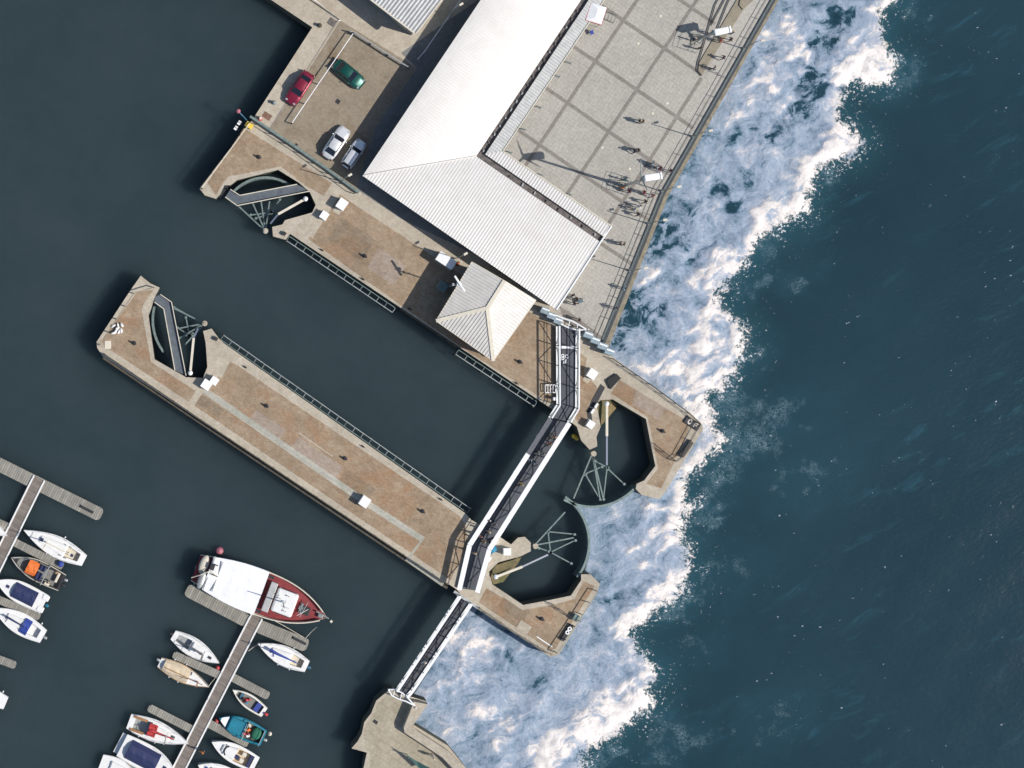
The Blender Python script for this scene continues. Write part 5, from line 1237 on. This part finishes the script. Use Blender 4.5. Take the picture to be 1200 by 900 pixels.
cabin(t, -1.4, 1.6, 1.5, .9, .9, .3, m_gel); bpart(t, 'spray_hood', m_blue, lambda b: tent(b, -1.5, -.6, lambda x: .95, .95, .55, 4)); bpart(t, 'boom', m_navy, lambda b: tube(b, [(1.6, 0, 1.5), (-.9, 0, 1.55)], [.14, .08], 8)); mast(t, 1.3, 1.1, 3.2, m_navy, .4); fenders(t, st, fb, (-3,)); outboard(t, -L/2, 0, m_galv)
t, L, st, fb = boat('pale blue and white boat partly seen above the walkway at the left edge', (9, 628), (-50, 596), 2.3, .85, .7, .42, 1.9); cabin(t, -1, 1.2, 1.3, .8, .9, .3, m_gel); bpart(t, 'cockpit_cover', m_blue, lambda b: tent(b, 1.3, 2.0, lambda x: .4, .95, .2, 3))
t, L, st, fb = boat('white boat stern just showing at the left edge below the short finger', (-50, 800), (7, 824), 2.2, .85, .7, .42, 1.9); cabin(t, -1.5, 1, 1.3, .8, .9, .3, m_gel); fenders(t, st, fb, (3, -3))
# buoys
for (x, y, lb) in ((257, 645, 'faded pink buoy beside the stern of the big boat'), (255, 782, 'small red buoy at the bow of the white sailboat'), (254, 844, 'small red buoy at the bow of the turquoise boat'), (316, 859, 'pale round buoy behind the turquoise boat')):
    t = thing('mooring_buoy', lb, 'buoy', P(x, y, WL)); bm = nb(); ball(bm, (0, 0, .35), .5 if y < 700 else .26, 0, (1, 1, .9), 16); link('ball', bm, m_cream if x > 300 else (m_pink if y < 700 else m_red), t, smooth=True); bm = nb(); cyl(bm, (0, 0, .75 if y < 700 else .55), .06, .12, 8); link('eye', bm, m_steel, t)
bm = nb(); box(bm, P(388, 728, -2.3), (.3, .3, .4), .5, bev=.04); tag(link('marker_float', bm, m_cream), 'small square pale float ahead of the big boat', 'float')

# ------------------------------------------------------------------ cars
def car(label, px, py, rz, L, Wd, paint, hatch=False, hood=.30, h=1.42):
    t = thing('parked_car', label, 'car', P(px, py), rz, 'cars parked on the quay')
    n = 18; bm = nb(); rings = []
    for i in range(n+1):
        s = i/n; x = -L/2+L*s
        e = 1-abs(2*s-1)**5.5*.27; w = Wd/2*e
        zt = .74+.14*math.sin(math.pi*min(1, max(0, s*1.05)))-.20*max(0, s-.82)/.18-(.08 if hatch else .14)*max(0, .1-s)/.1
        rings.append([bm.verts.new(p) for p in ((x, w*.9, .22), (x, w, .42), (x, w*.99, zt-.14), (x, w*.88, zt-.01), (x, w*.45, zt+.03), (x, -w*.45, zt+.03), (x, -w*.88, zt-.01), (x, -w*.99, zt-.14), (x, -w, .42), (x, -w*.9, .22))])
    for a, b in zip(rings, rings[1:]):
        for k in range(10): bm.faces.new((a[k], a[(k+1) % 10], b[(k+1) % 10], b[k]))
    bm.faces.new(rings[0]); bm.faces.new(rings[-1]); link('body', bm, paint, t, smooth=True)
    # greenhouse
    xr = -L/2+L*(.04 if hatch else .13); xf = L/2-L*hood+.05; w = Wd*.83/2
    def ringat(x0, x1, w0, w1, z): return [(x0, w0, z), (x1, w1, z), (x1, -w1, z), (x0, -w0, z)]
    bm = nb(); lo = [bm.verts.new(p) for p in ringat(xr, xf, w*.94, w, .84)]; rx0 = xr+(L*.06 if hatch else L*.14); rx1 = xf-L*.14
    hi = [bm.verts.new(p) for p in ringat(rx0, rx1, w*.78, w*.80, h-.03)]
    bm.faces.new(hi)
    for k in range(4): bm.faces.new((lo[k], lo[(k+1) % 4], hi[(k+1) % 4], hi[k]))
    bmesh.ops.bevel(bm, geom=bm.edges[:], offset=.05, segments=2, affect='EDGES'); link('window', bm, m_glass, t)
    bm = nb(); lo = [bm.verts.new(p) for p in ringat(rx0-.04, rx1+.04, w*.82, w*.84, h-.06)]; hi = [bm.verts.new(p) for p in ringat(rx0+.08, rx1-.08, w*.68, w*.70, h+.0)]
    bm.faces.new(hi); bm.faces.new(lo)
    for k in range(4): bm.faces.new((lo[k], lo[(k+1) % 4], hi[(k+1) % 4], hi[k]))
    bmesh.ops.bevel(bm, geom=bm.edges[:], offset=.04, segments=2, affect='EDGES'); link('roof', bm, paint, t, smooth=True)
    bm = nb()
    for s in (-1, 1): bar(bm, (rx1, s*w*.82, h-.08), (xf-.02, s*w*.985, .87), .06); bar(bm, (rx0, s*w*.79, h-.08), (xr+.03, s*w*.93, .87), .08); bar(bm, ((rx0+rx1)/2, s*w*.81, h-.08), ((rx0+rx1)/2, s*w*1.0, .87), .06)
    link('pillar', bm, paint, t)
    for sx in (-1, 1):
        for sy in (-1, 1):
            bm = nb(); y0 = sy*(Wd/2-.21); tube(bm, [(sx*L*.31, y0, .31), (sx*L*.31, y0+sy*.2, .31)], .31, 18); wh = link('wheel', bm, m_rubber, t)
            bm = nb(); tube(bm, [(sx*L*.31, y0+sy*.2, .31), (sx*L*.31, y0+sy*.215, .31)], .19, 12); link('rim', bm, m_chrome, wh)
    for sy in (-1, 1):
        bm = nb(); box(bm, (L/2-.26, sy*Wd*.30, .60), (.22, .28, .13), sy*-.3, bev=.04); link('headlight', bm, m_lampw, t)
        bm = nb(); box(bm, (-L/2+.08, sy*Wd*.35, .68), (.12, .3, .14), bev=.03); link('tail_light', bm, m_tail, t)
        bm = nb(); box(bm, (xf-.25, sy*(Wd/2+.03), .90), (.11, .15, .10), bev=.03); link('mirror', bm, paint, t)
    bm = nb(); box(bm, (L/2-.02, 0, .4), (.1, Wd*.72, .2), bev=.04); box(bm, (-L/2+.02, 0, .4), (.1, Wd*.76, .2), bev=.04); link('bumper', bm, m_dark, t)
    return t
def paintm(n, c): return M(n, c, .32, .35, .08, 2, 1.0)
car('dark red saloon car parked along the quay edge', 350.5, 104, AU+math.pi, 4.3, 1.75, paintm('red_car_paint', (.26, .015, .04)))
car('dark green hatchback car pointing towards the hall in the car park', 408, 87.5, R(-40), 4.2, 1.75, paintm('green_car_paint', (.004, .085, .06)))
car('white saloon car half in the sun at the lower car park', 393.5, 168, AU, 4.2, 1.75, paintm('white_car_paint', (.80, .80, .78)))
car('silver estate car in the shadow next to the white car', 414, 181, AU, 3.7, 1.6, paintm('silver_car_paint', (.78, .79, .80)), hatch=True)

# ------------------------------------------------------------------ people
HAIR = [M('dark_hair', (.02, .015, .01), .7), M('brown_hair', (.10, .05, .025), .7), M('fair_hair', (.45, .32, .16), .7)]
def body_mesh(pose, hgt=1.72):
    s = hgt/1.72; J = {}; E = []; Rr = {}
    def j(n, p, r): J[n] = Vector(p)*s; Rr[n] = r*s
    j('pel', (0, 0, .95), .14)
    if pose == 'sit':
        j('sp', (-.02, 0, 1.18), .13); j('ch', (0, 0, 1.36), .15); j('nk', (.02, 0, 1.5), .06); j('hd', (.04, 0, 1.62), .10); j('ht', (.04, 0, 1.70), .075)
        for k, q in (('l', 1), ('r', -1)):
            j('hip'+k, (.03, .09*q, .93), .10); j('kn'+k, (.44, .13*q, .95), .065); j('an'+k, (.46, .13*q, .53), .045); j('to'+k, (.62, .14*q, .50), .035)
            j('sh'+k, (0, .18*q, 1.42), .065); j('el'+k, (.1, .24*q, 1.16), .045); j('wr'+k, (.32, .16*q, 1.08), .03)
        off = -.50
    else:
        st_ = .24 if pose == 'walk' else .04
        j('sp', (.01, 0, 1.13), .125); j('ch', (.02, 0, 1.33), .15); j('nk', (.03, 0, 1.5), .055); j('hd', (.05, 0, 1.61), .10); j('ht', (.045, 0, 1.69), .075)
        for k, q in (('l', 1), ('r', -1)):
            d = st_*q
            j('hip'+k, (0, .09*q, .9), .10); j('kn'+k, (d*.55+.03, .10*q, .49), .062); j('an'+k, (d-(.03 if d < 0 else 0), .10*q, .09+(.05 if d < -.1 else 0)), .042); j('to'+k, (d+.16, .12*q, .045), .035)
            j('sh'+k, (.02, .18*q, 1.42), .062); j('el'+k, (-d*.3, .25*q, 1.14), .043); j('wr'+k, (-d*.7+.08, .25*q, .92), .03)
        off = 0
    E += [('pel', 'sp'), ('sp', 'ch'), ('ch', 'nk'), ('nk', 'hd'), ('hd', 'ht')]
    for k, q in (('l', 1), ('r', -1)):
        E += [('pel', 'hip'+k), ('hip'+k, 'kn'+k), ('kn'+k, 'an'+k), ('an'+k, 'to'+k), ('ch', 'sh'+k), ('sh'+k, 'el'+k), ('el'+k, 'wr'+k)]
        w = J['wr'+k]; dd = (w-J['el'+k]).normalized(); J['pm'+k] = w+dd*.06; Rr['pm'+k] = .026; E.append(('wr'+k, 'pm'+k))
        for f in range(4):
            a = J['pm'+k]+dd*.055+Vector(((f-1.5)*.016, 0, 0)); b = a+dd*(.035-.004*abs(f-1.2))+Vector((0, -q*.015, 0))
            J[f'f{f}{k}'] = a; J[f'g{f}{k}'] = b; Rr[f'f{f}{k}'] = .009; Rr[f'g{f}{k}'] = .008; E += [('pm'+k, f'f{f}{k}'), (f'f{f}{k}', f'g{f}{k}')]
        J['th'+k] = w+dd*.05+Vector((.045, 0, 0)); Rr['th'+k] = .010; E.append(('wr'+k, 'th'+k))
    J['ns'] = J['hd']+Vector((.115, 0, 0)); Rr['ns'] = .016; E.append(('hd', 'ns'))
    names = list(J); me = bpy.data.meshes.new('person_body'); me.from_pydata([J[n]+Vector((0, 0, off*s)) for n in names], [(names.index(a), names.index(b)) for a, b in E], [])
    ob = bpy.data.objects.new('tmp', me); col.objects.link(ob); md = ob.modifiers.new('s', 'SKIN'); md.branch_smoothing = .3
    for i, n in enumerate(names):
        d = me.skin_vertices[0].data[i]; r_ = Rr[n]; d.radius = (r_, r_); d.use_root = (n == 'pel')
        if n in ('ch', 'sp', 'pel'): d.radius = (r_*.85, r_*1.15)
    sb = ob.modifiers.new('b', 'SUBSURF'); sb.levels = 1; sb.render_levels = 1
    bpy.context.view_layer.update(); dg = bpy.context.evaluated_depsgraph_get(); out = bpy.data.meshes.new_from_object(ob.evaluated_get(dg)); out.name = 'person_body'
    bpy.data.objects.remove(ob)
    for k in range(4): out.materials.append(None)
    zo = off*s; hdz = 1.5*s+zo
    for p in out.polygons:
        c = p.center; z = c.z-zo; mi = 1
        if pose == 'sit': leg = (z < .99*s and (c.x > .02 or z < .9*s)) and not (abs(c.y) < .22 and z > 1.03); hand = c.x > .27*s and z > 1.02*s
        else: leg = z < .95*s and abs(c.y) < .2*s; hand = z < .97*s and abs(c.y) > .2*s
        if z > 1.475*s: mi = 0
        elif hand: mi = 0
        elif leg: mi = 2
        if leg and (z < (.10 if pose != 'sit' else .58)*s): mi = 3
        p.material_index = mi; p.use_smooth = True
    return out, J['hd']+Vector((0, 0, off*s))
BODY = {p: body_mesh(p) for p in ('walk', 'stand', 'sit')}
TROU = [M('denim', (.04, .06, .12), .8), M('black_cloth', (.02, .02, .022), .8), M('khaki_cloth', (.25, .2, .13), .8)]
def person(px, py, label, shirt, pose='walk', rz=None, z=0, hair=None, trou=None, group=None):
    me, hd = BODY[pose]; me = me.copy()
    for i, m_ in enumerate((m_skin, shirt, trou or random.choice(TROU), m_dark)): me.materials[i] = m_
    t = thing('person', label, 'person', P(px, py, z), rz if rz is not None else random.uniform(0, 6.28), group)
    b = bpy.data.objects.new('body', me); col.objects.link(b); b.parent = t
    bm = nb(); ball(bm, (0, 0, 0), .118, 0, (1.0, .9, .95), 12)
    bmesh.ops.bisect_plane(bm, geom=bm.verts[:]+bm.edges[:]+bm.faces[:], plane_co=(.03, 0, -.01), plane_no=Vector((.8, 0, -.6)), clear_outer=True)
    bmesh.ops.translate(bm, verts=bm.verts, vec=hd+Vector((-.012, 0, .03))); link('hair', bm, hair or random.choice(HAIR), t, smooth=True)
    return t
def cl(n, c=(.5,.42,.3)): return M(n+'_cloth', c, .85, 0, .1, 5)
black, white, redc, bluec, navyc, greyc, pinkc, tealc, yelc, orgc, lb_ = cl('charcoal', (.03, .03, .035)), cl('white', (.75, .75, .75)), cl('red', (.45, .04, .04)), cl('blue', (.06, .14, .4)), cl('navy', (.02, .03, .09)), cl('grey', (.25, .25, .26)), cl('pink', (.55, .25, .28)), cl('teal', (.05, .25, .3)), cl('yellow', (.75, .5, .12)), cl('orange', (.8, .25, .05)), cl('light_blue', (.35, .5, .62))
G = 'people walking on the plaza'
for a in ((747, 143, 'person in black walking alone in the middle of the plaza', black, 'walk', R(10)), (751, 143.5, 'person in grey a step right of the walker in the middle of the plaza', greyc, 'walk', R(10)),
          (741, 178, 'person in dark clothes above the tall mast left of the pair', navyc, 'walk', R(40)), (746, 177, 'person in black above the tall mast right of the pair', black, 'walk', R(200)),
          (763, 192, 'person in light blue near the sea rail above the white nacelle', lb_, 'walk', R(-30)), (768, 196, 'person in white with dark hair near the sea rail above the white nacelle', white, 'walk', R(-30)),
          (771, 198, 'person in maroon just left of the railing above the white nacelle', cl('maroon', (.2, .03, .06)), 'walk', R(-20)), (783, 201, 'person in purple black leaning at the sea railing', cl('purple', (.1, .03, .08)), 'stand', R(10)),
          (752, 226, 'person in a red jacket below the white nacelle', redc, 'walk', R(5)), (762, 230, 'person in pinkish grey beside the red jacketed walker', pinkc, 'walk', R(20)),
          (753.5, 237, 'person in black at the centre of the walking group', black, 'walk', R(10)), (747, 242, 'person in white shirt in the walking group', white, 'walk', R(-10)),
          (741, 245.5, 'person in white and black at the left of the walking group', lb_, 'walk', R(-10)), (745, 252, 'person in a dark coat lowest in the walking group', black, 'walk', R(10)),
          (725, 286, 'person in navy walking alone by the hall roof corner', navyc, 'walk', R(170)), (729.5, 286.5, 'companion in grey beside the walker at the hall roof corner', greyc, 'walk', R(170)),
          (730, 211, 'person sitting at the upper side of the tall mast base', tealc, 'stand', R(90)), (727, 221, 'person in orange by the tall mast base', orgc, 'stand', R(90)), (735, 225, 'person in maroon by the tall mast base', cl('maroon'), 'stand', 0.5),
          (729, 338, 'person in light blue leaning on the sea railing', lb_, 'stand', R(-20)), (719, 361, 'person in grey lavender leaning on the lower sea railing', greyc, 'stand', R(-20)),
          (669, 346, 'person in black in the upper spot of the trio by the hall end', black, 'stand', R(-40)), (671, 356, 'person in navy in the lower spot of the trio by the hall end', navyc, 'stand', R(10)), (674, 351, 'person in dark grey at the right of the trio by the hall end', black, 'stand', R(180)),
          (677, 375, 'person in purple black at the curved bridge gate', cl('purple'), 'stand', R(180)), (845, 69, 'person in plum walking in the promenade lane', cl('purple'), 'walk', R(190)), (834, 81, 'person with a bicycle in the promenade lane', greyc, 'walk', R(-30)),
          (842, 49, 'person in a coral top beside the shorter mast', cl('coral', (.7, .2, .15)), 'stand', R(0)), (853, 48, 'person in black right of the coral top', black, 'walk', R(10)), (855, 40, 'person in navy right of the white nacelle at the top', navyc, 'stand', R(90)),
          (831, 40, 'person in blue left of the white nacelle at the top', bluec, 'stand', R(0)), (811, 48, 'person in dark blue at the foot of the shorter mast', navyc, 'stand', R(80)), (817, 58, 'person in black at the lower corner of the steel barriers', black, 'stand', R(100))):
    person(a[0], a[1], a[2], a[3], a[4], a[5], 0.02, group=G)
G = 'people crossing the footbridge'
for a in ((648, 511, 'person in pale pink in the shaded upper part of the diagonal bridge', pinkc), (643, 512, 'person in olive beside the pink one on the diagonal bridge', cl('olive', (.2, .2, .08))), (642, 519, 'person with an orange cap on the diagonal bridge', orgc),
          (627, 531, 'person in pale green left in the bridge group', cl('sage', (.4, .45, .35))), (634, 530.5, 'person in beige right in the bridge group', cl('beige', (.5, .42, .32))), (618.5, 538, 'person in pale blue by the left chord of the bridge', lb_),
          (627, 543, 'person in white and orange on the diagonal bridge', white), (609, 566, 'person in yellow alone on the diagonal bridge', yelc), (571, 608, 'person in white at the left rail near the kink', white), (578, 612.5, 'person in grey near the kink of the bridge', greyc),
          (571, 622, 'person in tan in the pair near the kink', cl('beige')), (561, 627, 'person in a pink shirt by the left chord', pinkc), (565, 633, 'person in yellow brown near the kink', cl('mustard', (.4, .3, .1))), (554, 647, 'person in a cream hat below the kink', cl('beige')),
          (496, 774, 'person in white walking a bicycle on the lower footbridge', white)):
    person(a[0], a[1], a[2], a[3], 'walk', random.choice((AU, AU+math.pi))+random.uniform(-.3, .3), .36, group=G)
person(506, 885, 'person in white sitting by the parapet of the bottom quay', white, 'stand', R(40))
person(236, 879, 'person in an orange jacket on the right marina walkway', orgc, 'walk', AU, -1.9)
person(57, 680, 'person in tan on the left of the angling boat', cl('beige'), 'stand', R(-100), WL+.3); person(67, 669, 'person in pale orange on the right of the angling boat', cl('peach', (.6, .35, .22)), 'stand', R(-100), WL+.3)
person(290, 857, 'person in a red top aboard the turquoise fishing boat', redc, 'stand', R(40), WL+.3); person(288, 820, 'person in red sitting low in the small open boat', redc, 'sit', R(150), WL+.22)
# bicycles
def bicycle(px, py, rz, label, z=0):
    t = thing('bicycle', label, 'bicycle', P(px, py, z), rz, 'bicycles')
    for x in (-.5, .5):
        bm = nb(); pts = [(x+.33*math.cos(a), 0, .34+.33*math.sin(a)) for a in lin(0, 2*math.pi, 17)]; tube(bm, pts, .022, 5); link('wheel', bm, m_rubber, t)
    bm = nb(); tube(bm, [(-.5, 0, .34), (-.05, 0, .32), (.38, 0, .8), (-.15, 0, .82), (-.5, 0, .34)], .022); tube(bm, [(-.05, 0, .32), (-.18, 0, .92)], .02); tube(bm, [(.5, 0, .34), (.36, 0, .95)], .02); link('frame', bm, m_white, t)
    bm = nb(); tube(bm, [(.3, -.28, 1.0), (.38, 0, .98), (.3, .28, 1.0)], .02); link('handlebar', bm, m_dark, t); bm = nb(); box(bm, (-.19, 0, .95), (.26, .13, .06), bev=.02); link('saddle', bm, m_dark, t)
bicycle(836.5, 84, R(-35), 'bicycle leaning in the promenade lane at the island end'); bicycle(498, 776, AU+.2, 'white bicycle pushed across the lower footbridge', .31); bicycle(766, 199, R(-30), 'bicycle pushed beside the walkers above the white nacelle', .02)
t = thing('pushchair', 'dark pushchair by the trio at the hall end', 'pushchair', P(679, 353), R(200))
bm = nb(); box(bm, (0, 0, .55), (.6, .42, .25), bev=.06); link('seat', bm, M('blue_grey_cloth', (.12, .17, .2), .8), t); bm = nb(); tube(bm, [(-.3, -.2, .6), (-.55, -.2, 1.0), (-.55, .2, 1.0), (-.3, .2, .6)], .02); link('handle', bm, m_galv, t)
for sx in (-.25, .3):
    for sy in (-.22, .22): bm = nb(); tube(bm, [(sx, sy-.02, .12), (sx, sy+.02, .12)], .12, 12); link('wheel', bm, m_rubber, t)

# ------------------------------------------------------------------ light, sky, camera
w = bpy.data.worlds.new('World'); sc.world = w; w.use_nodes = True; nt = w.node_tree
bg = nt.nodes['Background']; sky = nt.nodes.new('ShaderNodeTexSky'); sky.sky_type = 'NISHITA'; sky.sun_disc = False
sdir = Vector((.955, -.297, 0)); el = R(45)
sky.sun_elevation = el; sky.sun_rotation = math.atan2(sdir.x, sdir.y); nt.links.new(sky.outputs[0], bg.inputs[0]); bg.inputs[1].default_value = .10
sd = bpy.data.lights.new('sun', 'SUN'); sd.energy = 4.1; sd.angle = R(.5); sd.color = (1, .955, .90); so = bpy.data.objects.new('sun', sd); col.objects.link(so)
tov = Vector((sdir.x*math.cos(el), sdir.y*math.cos(el), math.sin(el))); so.rotation_euler = tov.to_track_quat('Z', 'Y').to_euler(); so.location = (60, -20, 80)
cd = bpy.data.cameras.new('camera'); cam = bpy.data.objects.new('camera', cd); col.objects.link(cam); sc.camera = cam
cam.location = (NX, NY, H); cam.rotation_euler = (0, 0, 0); cd.sensor_width = 36; cd.lens = 60; cd.shift_x = -NX/120; cd.shift_y = -NY/120; cd.clip_end = 5000; cd.clip_start = 1
sc.view_settings.view_transform = 'Standard'; sc.view_settings.look = 'None'; sc.view_settings.gamma = 1; sc.view_settings.exposure = .12
